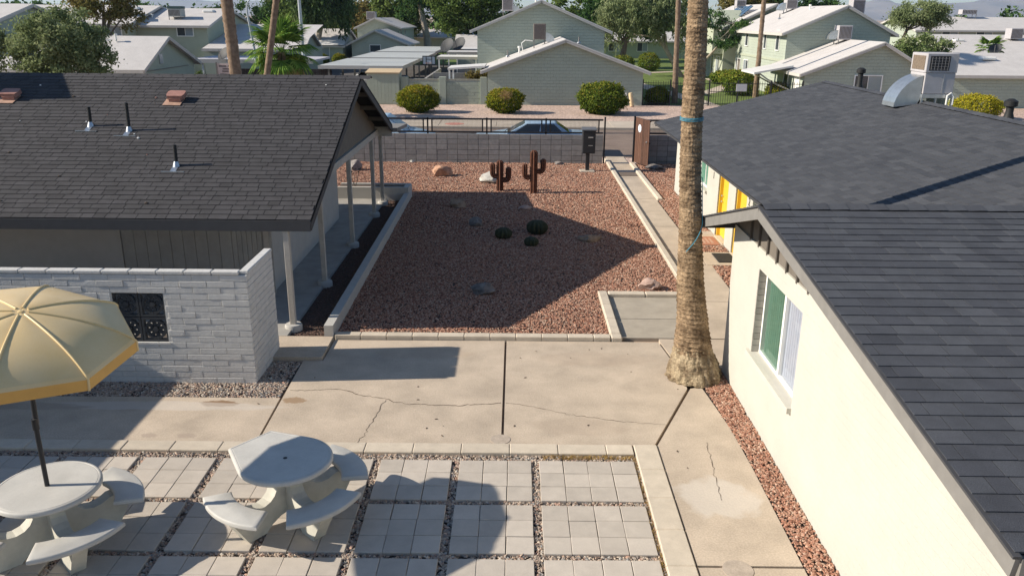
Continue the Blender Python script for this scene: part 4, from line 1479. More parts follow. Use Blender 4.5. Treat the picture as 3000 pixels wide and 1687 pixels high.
while y < FY1 - .2:
    MB().add([(GX - .16, y, GZ - .02), (GX - .16, y + .29, GZ - .008), (GX, y + .29, GZ + .035), (GX, y, GZ + .022), (GX + .16, y + .29, GZ - .008), (GX + .16, y, GZ - .02)], [(0, 3, 2, 1), (3, 5, 4, 2)]).build('ridge_cap', m_shR, FRF)
    y += .235
MB().box(EX - .038, EX - .018, FY0, FY1, EZ - .06, EZ - .012).build('fascia', m_fasc, FB)
MB().bar((EX, FY1 + .02, EZ - .075), (GX, FY1 + .02, GZ - .075), .035, .14).build('rake_board', m_fasc, FB)
MB().bar((GX, FY1 + .021, GZ - .075), (XB, FY1 + .021, ZB - .075), .035, .14).build('rake_board', m_fasc, FB)
MB().box(EX + .01, FX, FY0, 26.9, EZ - .078, EZ - .058).build('soffit', m_soffit, FB)


def froof(X, Y):
    return Vector((X, Y, EZ + (X - EX) * .25 if X < GX else GZ - (X - GX) * .25))


for lab, px, py, hh in (('black roof vent cap standing on the ridge of the slate roof', 10.3, 25.3, .42), ('small black roof vent cap at the right edge of the slate roof', 10.25, 17.35, .24)):
    b = froof(px, py)
    rv = MB().lathe(b - Vector((0, 0, .05)), [(.13, 0), (.10, .12), (.075, .2), (.075, .28 + hh - .2), (.13, .30 + hh - .2), (.13, .40 + hh - .2), (.05, .45 + hh - .2)], 14).build('vent_cap', m_pvc, FRF, True)
    rv['label'] = lab
# evaporative cooler with galvanised elbow duct
EC = thing('evaporative_cooler', 'grey rooftop cooler with galvanised elbow duct on the slate roof', 'cooler', (10.7, 21.0, 3.5))
cx0, cx1, cy0, cy1 = 9.87, 10.60, 20.42, 21.2
zb = 3.62
MB().cbox(cx0, cx1, cy0, cy1, zb + .13, 4.245, .012).build('lower_cabinet', m_greym, EC)
uc_ = MB().cbox(cx0 - .015, cx1 + .015, cy0 - .015, cy1 + .015, 4.247, 4.70, .012).build('upper_cabinet', m_greym, EC)
MB().box(cx0 - .024, cx0 - .016, cy0 + .07, cy1 - .07, 4.31, 4.64).build('filter_grille', M('rusty_grille', (.17, .13, .095), .25, 20, .8, fine=.2), uc_)
gl = MB()
for i in range(6):
    gl.box(cx0 + .10 + i * .08, cx0 + .108 + i * .08, cy0 - .029, cy0 - .022, 4.31, 4.62)
for i in range(5):
    gl.box(cx0 + .08, cx0 + .52, cy0 - .031, cy0 - .0295, 4.33 + i * .063, 4.337 + i * .063)
MB().box(cx0 + .06, cx0 + .54, cy0 - .021, cy0 - .0155, 4.30, 4.64).build('opening', m_black, uc_)
gl.build('grille_bars', M('grille_metal', (.25, .24, .24), .1, 8, .6), uc_)
MB().box(cx0 + .45, cx0 + .462, cy0 - .006, cy0 - .0005, zb + .15, 4.22).build('panel_seam', m_steel, EC)
MB().cbox(cx0 - .02, cx1 + .02, cy0 - .02, cy1 + .02, zb + .03, zb + .125, .008).build('base_frame', m_steel, EC)
for qx in (cx0, cx1):
    for qy in (cy0, cy1):
        b = froof(qx, qy)
        MB().box(qx - .02, qx + .02, qy - .02, qy + .02, b.z - .02, zb + .031).build('stand_leg', m_steel, EC)
el = MB()
vs, fs = [], []
n = 9
for i in range(n + 1):
    a = i / n * math.pi / 2
    for (yy) in (20.46, 21.14):
        vs.append((cx0 - .017 - .62 * math.sin(a), yy, 3.60 + .58 * math.cos(a) - .17 * math.sin(a)))
    for (yy) in (21.14, 20.46):
        vs.append((cx0 - .017 - .05 * math.sin(a), yy, 3.60 + .05 * math.cos(a) - .10 * math.sin(a)))
for i in range(n):
    for k in range(4):
        fs.append((i * 4 + k, i * 4 + (k + 1) % 4, (i + 1) * 4 + (k + 1) % 4, (i + 1) * 4 + k))
el.add(vs, fs)
el.build('duct_elbow', m_steel, EC)
MB().tube([(cx1 - .16, cy0 - .08, 3.50), (cx1 - .16, cy0 - .08, 3.72), (cx1 - .08, cy0 - .08, 3.78), (cx1 - .01, cy0 - .08, 3.70), (cx1 - .01, cy0 - .08, 3.50)], .022, 8).build('water_hose', m_white, EC, True)

# door mats
DM = thing('door_mat', 'reddish brown door mat with pale lettering blocks at the yellow door', 'mat', (5.0, 20.45, .01))
mm_ = MB().cbox(4.72, 5.20, 20.02, 20.84, .012, .03, .006).build('mat', M('rust_mat', (.36, .17, .11), .15, 30, .95), DM)
for i in range(3):
    for j in range(5):
        MB().box(4.82 + i * .10, 4.88 + i * .10, 20.2 + j * .1, 20.26 + j * .1, .0295, .032).build('mat_print', M('mat_print', (.50, .36, .28), .1, 30, .95), mm_)
dm2 = MB().cbox(4.80, 5.24, 18.48, 19.25, .012, .032, .006).build('door_mat', M('black_mat', (.03, .028, .026), .3, 60, .95, .01, 90))
tag(dm2, 'plain black door mat at the nearer yellow door', 'mat')
dm3 = MB().cbox(3.80, 4.44, 29.5, 30.25, .003, .016, .004).build('door_mat', M('grey_mat', (.16, .125, .10), .2, 40, .95))
tag(dm3, 'dark mat lying on the path just inside the gate', 'mat')

# ================================================================== BIG PALM
PT = thing('palm_tree', 'thick shaggy palm trunk rising in front of the cream building', 'tree', (2.88, 12.05, 0))
ctr = [(0.0, 2.89, .43), (.10, 2.89, .42), (.20, 2.885, .385), (.30, 2.88, .35), (.42, 2.87, .305), (.61, 2.85, .27), (.92, 2.84, .235), (1.54, 2.79, .20), (2.16, 2.77, .178), (3.07, 2.74, .160), (3.97, 2.735, .157), (4.85, 2.765, .158), (5.72, 2.78, .146), (8.0, 2.85, .14), (11.5, 2.95, .14)]


def pal(z):
    for i in range(len(ctr) - 1):
        if ctr[i][0] <= z <= ctr[i + 1][0]:
            t = (z - ctr[i][0]) / (ctr[i + 1][0] - ctr[i][0])
            return ctr[i][1] * (1 - t) + ctr[i + 1][1] * t, ctr[i][2] * (1 - t) + ctr[i + 1][2] * t
    return ctr[-1][1], ctr[-1][2]


def palm_skin(z0, z1, dz, seg, amp, ring):
    vs, fs = [], []
    zz = np.arange(z0, z1, dz)
    for z in zz:
        x, r = pal(z)
        for k in range(seg):
            a = 2 * math.pi * k / seg
            p = Vector((math.cos(a), math.sin(a), 0))
            rg = (z / ring + .25 * noise.noise(Vector((p.x * 1.5, p.y * 1.5, z * 2)))) % 1.0
            lip = (1 - rg) ** 2
            nn = noise.noise(Vector((p.x * 6, p.y * 6, z * 7)))
            n4 = noise.noise(Vector((p.x * 14, p.y * 14, z * 22)))
            fi = noise.noise(Vector((p.x * 16, p.y * 16, z * 2.2)))
            rr = r * (1 + amp * (.7 * nn + .5 * n4 + .6 * fi) + (.085 * lip if z > .5 else 0)) + .01 * noise.noise(Vector((p.x, p.y, z * 1.7)))
            vs.append((x + p.x * rr, 12.05 + .22 * z + p.y * rr, z))
    n = len(zz)
    for i in range(n - 1):
        for k in range(seg):
            k2 = (k + 1) % seg
            fs.append((i * seg + k, i * seg + k2, (i + 1) * seg + k2, (i + 1) * seg + k))
    return vs, fs


vs, fs = palm_skin(.42, 6.6, .012, 84, .06, .07)
npmesh('trunk', vs, fs, m_palm, PT, None, True)
vs, fs = palm_skin(6.55, 11.4, .10, 20, .05, .085)
npmesh('upper_trunk', vs, fs, m_palm, PT, None, True)
vs, fs = palm_skin(-.05, .50, .014, 84, .15, .3)
npmesh('root_base', vs, fs, m_root, PT, None, True)
rp = []
zc = 3.945
for k in range(61):
    a = 2 * math.pi * k / 20
    z = zc + .02 * (k / 20) + .01 * math.sin(a)
    x, r = pal(z)
    rp.append((x + math.cos(a) * (r * 1.10 + .006), 12.05 + .22 * z + math.sin(a) * (r * 1.10 + .006), z))
MB().tube(rp, .0055, 6).build('blue_rope', m_rope, PT)
rp = []
for i in range(30):
    t = i / 29
    z = 3.1 - 1.1 * t
    a = R(-15) - R(30) * t - (R(75) * max(0, (t - .62) / .38) ** 1.2)
    x, r = pal(z)
    rp.append((x + math.cos(a) * (r * 1.12 + .006), 12.05 + .22 * z + math.sin(a) * (r * 1.12 + .006), z))
MB().tube(rp, .006, 6).build('blue_rope', m_rope, PT)

# ================================================================== VEGETATION
LC = {'mesq': leafmat('leaf_olive', [(.11, .15, .065), (.19, .235, .105), (.26, .305, .15), (.36, .38, .21)], .35),
      'dark': leafmat('leaf_dark', [(0.023, 0.050, 0.022), (0.050, 0.101, 0.034), (0.085, 0.155, 0.046), (0.139, 0.217, 0.070)]),
      'green': leafmat('leaf_green', [(.045, .075, .02), (.09, .135, .035), (.145, .20, .055), (.22, .27, .085)]),
      'euc': leafmat('leaf_euc', [(0.028, 0.050, 0.022), (0.062, 0.101, 0.040), (0.116, 0.171, 0.062), (0.217, 0.256, 0.093)]),
      'gold': leafmat('leaf_gold', [(.10, .10, .035), (.19, .17, .05), (.26, .205, .075), (.15, .15, .05)]),
      'bush': leafmat('leaf_bush', [(.05, .075, .012), (.11, .15, .02), (.21, .23, .025), (.33, .27, .035), (.42, .25, .05)]),
      'bushg': leafmat('leaf_bushg', [(.035, .065, .014), (.08, .13, .022), (.14, .19, .03), (.24, .25, .04), (.32, .24, .05)]),
      'bushy': leafmat('leaf_bushy', [(0.124, 0.155, 0.019), (0.264, 0.264, 0.023), (0.403, 0.341, 0.031), (0.512, 0.388, 0.046)]),
      'olean': leafmat('leaf_oleander', [(0.062, 0.101, 0.031), (0.139, 0.202, 0.070), (0.217, 0.264, 0.109), (0.403, 0.434, 0.264)]),
      'palm': leafmat('leaf_palm', [(0.046, 0.093, 0.022), (0.093, 0.186, 0.034), (0.186, 0.295, 0.054), (0.295, 0.372, 0.093)]),
      'dead': leafmat('leaf_dead', [(0.248, 0.155, 0.070), (0.403, 0.264, 0.124), (0.527, 0.372, 0.186)])}


def leaves(name, P, size, mat, parent, rnd, aspect=.42, droop=0.0, nrm=None):
    """P: leaf centres; one rhombic leaf each"""
    n = len(P)
    a = rng.normal(0, 1, (n, 3))
    if droop:
        a = a * (1 - droop) + np.array([0, 0, -1.6]) * droop
    a /= np.linalg.norm(a, axis=1, keepdims=True) + 1e-9
    b = rng.normal(0, 1, (n, 3))
    if nrm is not None:
        b = np.cross(a, nrm + rng.normal(0, .55, (n, 3)))
    b -= a * (a * b).sum(1, keepdims=True)
    b /= np.linalg.norm(b, axis=1, keepdims=True) + 1e-9
    s = (size * rng.uniform(.6, 1.35, n))[:, None]
    V = np.stack([P - a * s, P + b * s * aspect, P + a * s, P - b * s * aspect], 1).reshape(-1, 3)
    F = np.arange(4 * n).reshape(-1, 4)
    return npmesh(name, V, F, mat, parent, rnd)


def cloud(blobs, n, clump, nclump, shell=.55):
    """points gathered in clumps through a union of ellipsoids (x, y, z, rx, ry, rz)"""
    B = np.array(blobs, float)
    vol = B[:, 3:].prod(1)
    bi = rng.choice(len(B), nclump, p=vol / vol.sum())
    d = rng.normal(0, 1, (nclump, 3))
    d /= np.linalg.norm(d, axis=1, keepdims=True)
    rad = rng.uniform(0, 1, (nclump, 1)) ** (1 / 3) * (1 - shell) + shell
    rad *= rng.uniform(.82, 1.08, (nclump, 1))
    Cc = B[bi, :3] + d * rad * B[bi, 3:]
    ci = rng.integers(0, nclump, n)
    P = Cc[ci] + rng.normal(0, 1, (n, 3)) * clump * rng.uniform(.5, 1.2, (n, 1)) * np.array([1, 1, .75])
    cr = rng.uniform(0, 1, nclump)
    r = np.clip(cr[ci] * .55 + rng.uniform(0, .45, n), 0, 1)
    return P, r, Cc


def limb(m, a, b, r0, r1, k=5, wob=.12, seg=7):
    a, b = Vector(a), Vector(b)
    L = (b - a).length
    pts, rs = [], []
    for i in range(k + 1):
        t = i / k
        p = a.lerp(b, t)
        if 0 < i < k:
            p += Vector((random.uniform(-1, 1), random.uniform(-1, 1), random.uniform(-.4, .4))) * wob * L * .4
        pts.append(p)
        rs.append(r0 + (r1 - r0) * t)
    m.tube(pts, rs, seg, jit=.06)


def tree(name, label, base, trunk, blobs, n, size, lk, clump=.35, nclump=90, bark=None, droop=0.0, tr=.2, group=None, limbs=9, cat='tree', strands=0, shell=.5):
    """trunk: list of points from the base up; blobs: crown ellipsoids"""
    t = thing(name, label, cat, base, group)
    P, r, Cc = cloud(blobs, n, clump, nclump, shell)
    if strands:                                 # hanging strings of foliage
        k = strands
        ci = rng.integers(0, len(Cc), k)
        L = rng.uniform(.6, 2.4, k)
        per = 26
        tt = np.linspace(0, 1, per)[None, :, None]
        S = Cc[ci][:, None, :] + np.concatenate([rng.normal(0, .25, (k, per, 2)) * .5, -(tt * L[:, None, None])], -1)
        sw_ = rng.normal(0, .3, (k, 1, 3)) * tt * np.array([1, 1, 0])
        S = (S + sw_).reshape(-1, 3)
        P = np.concatenate([P, S])
        r = np.concatenate([r, np.repeat(rng.uniform(0, .8, k), per) + rng.uniform(0, .2, k * per)])
    leaves('crown', P, size, LC[lk], t, r, .35 if droop else .45, droop)
    m = MB()
    pts = [Vector(p) for p in trunk]
    rs = [tr * (1 - .55 * i / max(1, len(pts) - 1)) for i in range(len(pts))]
    rs[0] *= 1.25
    m.tube(pts, rs, 10, jit=.05)
    m.build('trunk', bark or m_bark, t, True)
    lm = MB()
    for i in range(limbs):
        s = pts[random.randrange(max(1, len(pts) // 2), len(pts))]
        limb(lm, s, Cc[rng.integers(0, len(Cc))], tr * .42, tr * .08)
    lm.build('limbs', bark or m_bark, t, True)
    return t


def bush(name, label, c, r, n, lk, size=.05, group=None, patch=None):
    """clipped shrub: dense leaf shell, sprigs poking out, twigs inside"""
    t = thing(name, label, 'bush', (c[0], c[1], 0), group)
    d = rng.normal(0, 1, (n, 3))
    d /= np.linalg.norm(d, axis=1, keepdims=True)
    lump = np.array([noise.noise(Vector(q) * 1.9 + Vector((c[0] * 3.7, c[1], 0))) for q in d])
    fine = np.array([noise.noise(Vector(q) * 7 + Vector((c[1], 3, 0))) for q in d])
    rad = (1 + .20 * lump + .15 * fine + np.abs(rng.normal(0, .07, n))) * rng.uniform(.80, 1.0, n) ** .7
    P = np.array(c) + d * rad[:, None] * np.array(r)
    P = P[P[:, 2] > .04]
    k = len(P)
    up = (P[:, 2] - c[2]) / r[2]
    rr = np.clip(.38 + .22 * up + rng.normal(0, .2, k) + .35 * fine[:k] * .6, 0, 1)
    if patch is not None:
        dd = np.linalg.norm((P - np.array(patch[0])) / np.array(patch[1]), axis=1)
        keep = (dd > 1) | (rng.uniform(0, 1, k) > .75)
        P, rr = P[keep], rr[keep]
    nn = (P - np.array(c)) / np.array(r)
    leaves('foliage', P, size, LC[lk], t, rr, .5, 0.0, nn)
    m = MB()
    for i in range(16):
        a = random.uniform(0, 6.28)
        e = random.uniform(.4, .85)
        limb(m, (c[0] + .1 * math.cos(a), c[1] + .1 * math.sin(a), 0), (c[0] + r[0] * e * math.cos(a), c[1] + r[1] * e * math.sin(a), c[2] + r[2] * random.uniform(-.2, .6)), .03, .008, 4, .1, 5)
    m.build('stems', m_bark, t)
    if patch is not None:
        pk_ = np.array(patch[0]) + rng.normal(0, .45, (1800, 3)) * np.array(patch[1])
        leaves('bare_twigs', pk_, size * 1.3, LC['dead'], t, rng.uniform(0, 1, 1800), .07)
    return t


def frond_mesh(L=1.0, nb=26, mat=None):
    """fan palm leaf: stalk plus pleated blades, built along +X"""
    V, F, r = [], [], []
    for i in range(nb):
        t = i / (nb - 1) * 2 - 1
        a = t * 1.75
        ln = L * (1 - .28 * abs(t)) * random.uniform(.92, 1.05)
        o = np.array([.0, 0, 0])
        d = np.array([math.cos(a), math.sin(a), 0])
        s = np.array([-math.sin(a), math.cos(a), 0]) * ln * .052
        up = np.array([0, 0, 1])
        p1 = o + d * ln * .62 + up * (.02 * ln)
        tip = o + d * ln - up * ln * (.16 + .12 * random.random())
        k = len(V)
        V += [o, p1 + s - up * .02, p1 + up * .012, p1 - s - up * .02, tip]
        F += [(k, k + 1, k + 2), (k, k + 2, k + 3), (k + 1, k + 4, k + 2), (k + 2, k + 4, k + 3)]
        r += [min(1, max(0, .5 + .5 * random.uniform(-1, 1)))] * 4
    return np.array(V), np.array(F), np.array(r)


def fan_palm(label, c, ztop, L, nf, tr=.14, dead=6, group=None, name='fan_palm', low=-.5):
    t = thing(name, label, 'tree', (c[0], c[1], 0), group)
    tk = MB()
    zz = np.linspace(0, ztop, 30)
    tk.tube([(c[0], c[1], z) for z in zz], [tr * (1.0 if i % 2 else 1.08) for i in range(30)], 12, jit=.08)
    tk.build('trunk', m_palmf, t, True)
    protos = []
    for k in range(3):
        V, F, r = frond_mesh(L * .72)
        protos.append((V, F, r))
    for i in range(nf + dead):
        isd = i >= nf
        V, F, r = protos[i % 3]
        a = i * 2.399 + random.uniform(-.2, .2)
        el = random.uniform(-1.25, -.7) if isd else (1.25 - (1.25 - low) * (i / nf) + random.uniform(-.15, .15))
        st = L * .55
        d = Vector((math.cos(a) * math.cos(el), math.sin(a) * math.cos(el), math.sin(el)))
        base = Vector((c[0], c[1], ztop))
        hub = base + d * st
        ex = (d + Vector((0, 0, -.18))).normalized()
        ey = Vector((-math.sin(a), math.cos(a), 0))
        ez = ex.cross(ey)
        Mx = np.array([list(ex), list(ey), list(ez)])
        W = V @ Mx + np.array(hub)
        o = npmesh('dead_frond' if isd else 'frond', W, F, LC['dead' if isd else 'palm'], t, r)
        MB().bar(base, hub, .03, .02).build('stalk', LC['dead' if isd else 'palm'], o)
    return t


# ================================================================== HOUSES


def gable_house(label, x0, x1, y0, y1, ze, zr, axis, mat, over=.35, rake=.3, roof=None, ridge=None, wins=(), doors=(), group='green houses across the street', name='house', fasc=None, cat='house'):
    """axis = direction of the ridge. wins: (face, a, z, w, h, mat) on faces -x, +x, -y"""
    roof = roof or m_roofw
    fasc = fasc or m_fw
    t = thing(name, label, cat, ((x0 + x1) / 2, (y0 + y1) / 2, 0), group)
    m = MB()
    if axis == 'y':
        g = ridge if ridge is not None else (x0 + x1) / 2
        m.extr([(x0, 0), (x1, 0), (x1, ze), (g, zr - .12), (x0, ze)], (0, (y0 + y1) / 2, 0), (1, 0, 0), (0, 0, 1), (0, -1, 0), y1 - y0)
        sl, sr = (zr - ze) / (g - x0), (zr - ze) / (x1 - g)
        pa = [(x0 - over, ze - over * sl), (g, zr), (x1 + over, ze - over * sr)]
        ya, yb = y0 - rake, y1 + rake

        def q(p, yy, dz=0):
            return (p[0], yy, p[1] + dz)
    else:
        g = ridge if ridge is not None else (y0 + y1) / 2
        m.extr([(y0, 0), (y1, 0), (y1, ze), (g, zr - .12), (y0, ze)], ((x0 + x1) / 2, 0, 0), (0, 1, 0), (0, 0, 1), (1, 0, 0), x1 - x0)
        sl, sr = (zr - ze) / (g - y0), (zr - ze) / (y1 - g)
        pa = [(y0 - over, ze - over * sl), (g, zr), (y1 + over, ze - over * sr)]
        ya, yb = x0 - rake, x1 + rake

        def q(p, xx, dz=0):
            return (xx, p[0], p[1] + dz)
    wl_ = m.build('wall', mat, t)
    rr = MB()
    th = .09
    vs = [q(pa[0], ya), q(pa[1], ya), q(pa[2], ya), q(pa[0], yb), q(pa[1], yb), q(pa[2], yb)]
    vs += [q(pa[0], ya, -th), q(pa[1], ya, -th), q(pa[2], ya, -th), q(pa[0], yb, -th), q(pa[1], yb, -th), q(pa[2], yb, -th)]
    rr.add(vs, [(0, 1, 4, 3), (1, 2, 5, 4), (6, 9, 10, 7), (7, 10, 11, 8), (0, 3, 9, 6), (2, 8, 11, 5), (0, 6, 7, 1), (1, 7, 8, 2), (3, 4, 10, 9), (4, 5, 11, 10)])
    ro = rr.build('roof', roof, t)
    for yy, sg in ((ya, -1), (yb, 1)):
        for i in (0, 1):
            a, b = Vector(q(pa[i], yy + sg * .02, -.10)), Vector(q(pa[i + 1], yy + sg * .02, -.10))
            MB().bar(a, b, .04, .20).build('rake_board', fasc, t)
            a, b = Vector(q(pa[i], yy + sg * .03, -.035)), Vector(q(pa[i + 1], yy + sg * .03, -.035))
            MB().bar(a, b, .05, .05).build('rake_trim', m_roofd, t)
    for p in (pa[0], pa[2]):
        sg = -1 if p is pa[0] else 1
        a, b = q((p[0] + sg * .02, p[1] - .09), ya), q((p[0] + sg * .02, p[1] - .09), yb)
        MB().bar(a, b, .04, .19).build('fascia', fasc, t)
    for w_ in wins:
        window(t, (x0, x1, y0, y1), *w_)
    for d_ in doors:
        window(t, (x0, x1, y0, y1), *d_, part='door')
    return t, ro


def window(t, box, face, a, z, w, h, mat=None, part='window', mull=True, frame=None):
    """window or door set on a wall face; a = start along the face"""
    x0, x1, y0, y1 = box
    mat = mat or m_pane
    fr = frame or m_white
    e = .03
    if face == '-y':
        bx_ = lambda u0, u1, z0, z1, d0, d1: (u0, u1, y0 - d1, y0 - d0, z0, z1)
    elif face == '-x':
        bx_ = lambda u0, u1, z0, z1, d0, d1: (x0 - d1, x0 - d0, u0, u1, z0, z1)
    else:
        bx_ = lambda u0, u1, z0, z1, d0, d1: (x1 + d0, x1 + d1, u0, u1, z0, z1)
    f = .07
    m = MB()
    m.box(*bx_(a - f, a, z - f, z + h + f, .002, e + .03)).box(*bx_(a + w, a + w + f, z - f, z + h + f, .002, e + .03))
    m.box(*bx_(a, a + w, z - f, z, .002, e + .05)).box(*bx_(a, a + w, z + h, z + h + f, .002, e + .03))
    if mull and part == 'window':
        m.box(*bx_(a + w / 2 - .02, a + w / 2 + .02, z, z + h, .012, e))
    o = m.build(part, fr, t)
    if mull and part == 'window':
        MB().box(*bx_(a, a + w / 2 - .02, z, z + h, .004, .012)).build('pane', mat, o)
        MB().box(*bx_(a + w / 2 + .02, a + w, z, z + h, .004, .012)).build('pane', m_panec if mat is m_pane else mat, o)
    else:
        MB().box(*bx_(a, a + w, z, z + h, .004, .02)).build('pane' if part == 'window' else 'door_leaf', mat, o)
    return o


def ac_unit(parent, x, y, z, sx, sy, sz, mat=None, legs=.25, duct=0, name='rooftop_cooler'):
    o = MB().cbox(x, x + sx, y, y + sy, z + legs, z + legs + sz, .02).build(name, mat or m_greym, parent)
    gm = M('cooler_louver', (.12, .10, .095), .2, 20, .8)
    lv = MB()
    k = 9
    for i in range(k):
        lv.box(x + .06 + i * (sx - .12) / k, x + .06 + (i + .55) * (sx - .12) / k, y - .012, y - .001, z + legs + .08, z + legs + sz - .08)
    lv.build('louvers', gm, o)
    l_ = MB()
    for qx in (x + .05, x + sx - .05):
        for qy in (y + .05, y + sy - .05):
            l_.box(qx - .025, qx + .025, qy - .025, qy + .025, z - .35, z + legs + .02)
    l_.build('stand', m_fascg, o)
    if duct:
        vs, fs = [], []
        n = 7
        dx = x if duct < 0 else x + sx
        for i in range(n + 1):
            a = i / n * math.pi / 2
            for rr in (.62, .10):
                vs.append((dx + duct * rr * math.sin(a), y + .1, z + .12 + rr * math.cos(a)))
                vs.append((dx + duct * rr * math.sin(a), y + sy - .1, z + .12 + rr * math.cos(a)))
        for i in range(n):
            b = i * 4
            fs += [(b, b + 1, b + 5, b + 4), (b + 2, b + 6, b + 7, b + 3), (b, b + 4, b + 6, b + 2), (b + 1, b + 3, b + 7, b + 5)]
        MB().add(vs, fs).build('duct', m_steel, o)
    return o


def roof_vents(ro, pts):
    for (x, y, z, k) in pts:
        if k == 'p':
            MB().tube([(x, y, z - .1), (x, y, z + .35)], .045, 8).build('vent_pipe', m_fascg, ro)
            MB().lathe((x, y, z - .05), [(.16, 0), (.10, .08), (.05, .1)], 10).build('flashing', m_steel, ro)
        elif k == 'c':
            MB().tube([(x, y, z - .1), (x, y, z + .22)], .06, 8).build('vent_pipe', m_white, ro)
            MB().tube([(x, y, z + .22), (x, y, z + .34)], .11, 8).build('vent_cap', m_white, ro)
        else:
            MB().cbox(x - .45, x + .45, y - .35, y + .35, z, z + .2, .05).build('skylight', m_white, ro)


# --- centre: one-storey house with the two-storey block behind it
K1, r1 = gable_house('sage green one storey house with wide gable wall facing the street', -1.83, 8.12, 54.0, 61.0, 2.33, 4.14, 'y', m_green, .42, .35, ridge=3.1)
ac_unit(r1, 1.15, 57.6, 3.72, .82, .8, 1.02, M('brown_cooler', (.16, .135, .12), .15, 10, .8), .28, 1)
roof_vents(r1, [(-.6, 58.5, 2.9, 'p'), (.2, 58.6, 3.2, 'c'), (4.2, 57.5, 3.85, 'p')])
MB().tube([(.45, 57.9, 3.25), (.35, 57.9, 3.75), (.6, 57.9, 3.95), (1.1, 57.9, 3.9)], .03, 8).build('water_line', m_white, r1)
K2, r2 = gable_house('sage green two storey block behind the one storey gable house', -2.80, 6.3, 61.3, 71.0, 4.72, 6.60, 'y', m_green, .5, .35, ridge=1.75)
ac_unit(r2, -1.05, 63.0, 5.5, .8, .8, .85, None, .35, 1)
roof_vents(r2, [(1.4, 64.0, 6.5, 'c')])
pc = MB().add([(-4.4, 54.3, 2.30), (-2.0, 54.3, 2.46), (-2.0, 57.3, 2.46), (-4.4, 57.3, 2.30), (-4.4, 54.3, 2.18), (-2.0, 54.3, 2.34), (-2.0, 57.3, 2.34), (-4.4, 57.3, 2.18)],
              [(0, 1, 2, 3), (7, 6, 5, 4), (0, 4, 5, 1), (1, 5, 6, 2), (2, 6, 7, 3), (3, 7, 4, 0)]).build('patio_roof', m_roofd, K1)
for px in (-4.3, -4.05):
    MB().box(px - .05, px + .05, 54.4, 54.5, 0, 2.2).build('patio_post', m_white, K1)
# bollard and meter
bo = thing('bollard', 'cream coloured leaning pipe bollard beside the green gable wall', 'bollard', (7.35, 53.3, 0))
MB().tube([(7.42, 53.3, 0.03), (7.28, 53.3, .88), (7.27, 53.3, .93)], [.13, .13, .11], 14).build('pipe', M('cream_paint', (.66, .50, .30), .08, 6, .6), bo, True)
MB().tube([(7.414, 53.3, .07), (7.408, 53.3, .11)], .14, 14).build('band', m_terra, bo)
MB().box(6.95, 7.12, 53.92, 53.998, .62, .86).build('meter_box', m_white, K1)

# --- right: one-storey house, two-storey block
H1, rh = gable_house('sage green one storey house with long white roof right of the iron gate', 18.62, 26.7, 54.6, 62.0, 2.27, 4.12, 'y', m_green, .4, .32, ridge=23.4,
                     wins=[('-y', 21.9, .9, 1.7, 1.1)], doors=[('-x', 55.4, .1, .9, 1.95, m_white), ('-x', 57.8, .1, .9, 1.95, m_pane)])
ac_unit(rh, 22.5, 60.0, 4.0, .95, .9, .95, None, .1, -1)
MB().add([(16.0, 56.9, 2.02), (18.6, 56.9, 2.5), (18.6, 60.2, 2.5), (16.0, 60.2, 2.02), (16.0, 56.9, 1.90), (18.6, 56.9, 2.38), (18.6, 60.2, 2.38), (16.0, 60.2, 1.90)],
         [(0, 1, 2, 3), (7, 6, 5, 4), (0, 4, 5, 1), (1, 5, 6, 2), (2, 6, 7, 3), (3, 7, 4, 0)]).build('porch_awning', m_roofd, H1)
for yy in (57.0, 58.6):
    MB().tube([(16.4, yy, 1.95), (17.0, yy, 1.55), (17.6, yy, 1.25), (18.6, yy, .85)], .05, 6).build('awning_bracket', m_trim, H1)
G1, rg = gable_house('sage green two storey block with tall narrow windows and white roof', 19.55, 27.0, 62.0, 76.0, 4.68, 6.43, 'y', m_green, .45, .3, ridge=23.6,
                     wins=[('-x', 63.6, 3.25, .75, 1.35, None, 'window', False), ('-x', 66.9, 3.25, .6, 1.3, None, 'window', False), ('-x', 67.8, 3.25, .6, 1.3, None, 'window', False), ('-x', 72.2, 3.3, .75, 1.2, None, 'window', False), ('-x', 71.6, .6, 1.3, 1.5), ('-x', 75.0, .2, .4, 1.9, None, 'window', False)],
                     doors=[('-x', 74.0, .1, .85, 2.0, m_brown)])
MB().box(19.50, 19.549, 62.02, 75.9, 2.45, 2.62).build('belt_board', m_greensY, G1)
ac_unit(rg, 24.6, 63.5, 5.6, .9, .9, 1.0, None, .25)
ac_unit(rg, 22.4, 72.0, 6.0, .9, .9, .75, None, .25, -1)
roof_vents(rg, [(21.3, 70.0, 5.5, 'p'), (23.0, 68.0, 6.2, 'c')])
G2, rg2 = gable_house('sage green two storey block with overhanging bay farther down the lawn', 18.7, 26.6, 77.0, 92.0, 4.75, 6.75, 'y', m_greensY, .45, .4, ridge=23.0,
                      wins=[('-x', 78.2, .5, 1.2, 1.6), ('-x', 82, 3.3, .8, 1.2, None, 'window', False), ('-x', 86, 3.3, .8, 1.2, None, 'window', False)], doors=[('-x', 80.5, .1, .9, 2.0, m_pane)])
MB().box(17.7, 18.698, 77.2, 84.0, 2.4, 4.7).build('bay', m_greensY, G2)
MB().extr([(77.0, 4.7), (84.2, 4.7), (80.6, 6.2)], (19.2, 0, 0), (0, 1, 0), (0, 0, 1), (1, 0, 0), 3.3).build('bay_gable', m_greensY, G2)
for a, b in (((17.5, 76.8, 4.62), (17.5, 80.6, 6.25)), ((17.5, 80.6, 6.25), (17.5, 84.4, 4.62))):
    MB().bar(a, b, .1, .22).build('bay_rake', m_white, G2)
ac_unit(rg2, 21.3, 84.0, 6.3, .9, .9, .6)
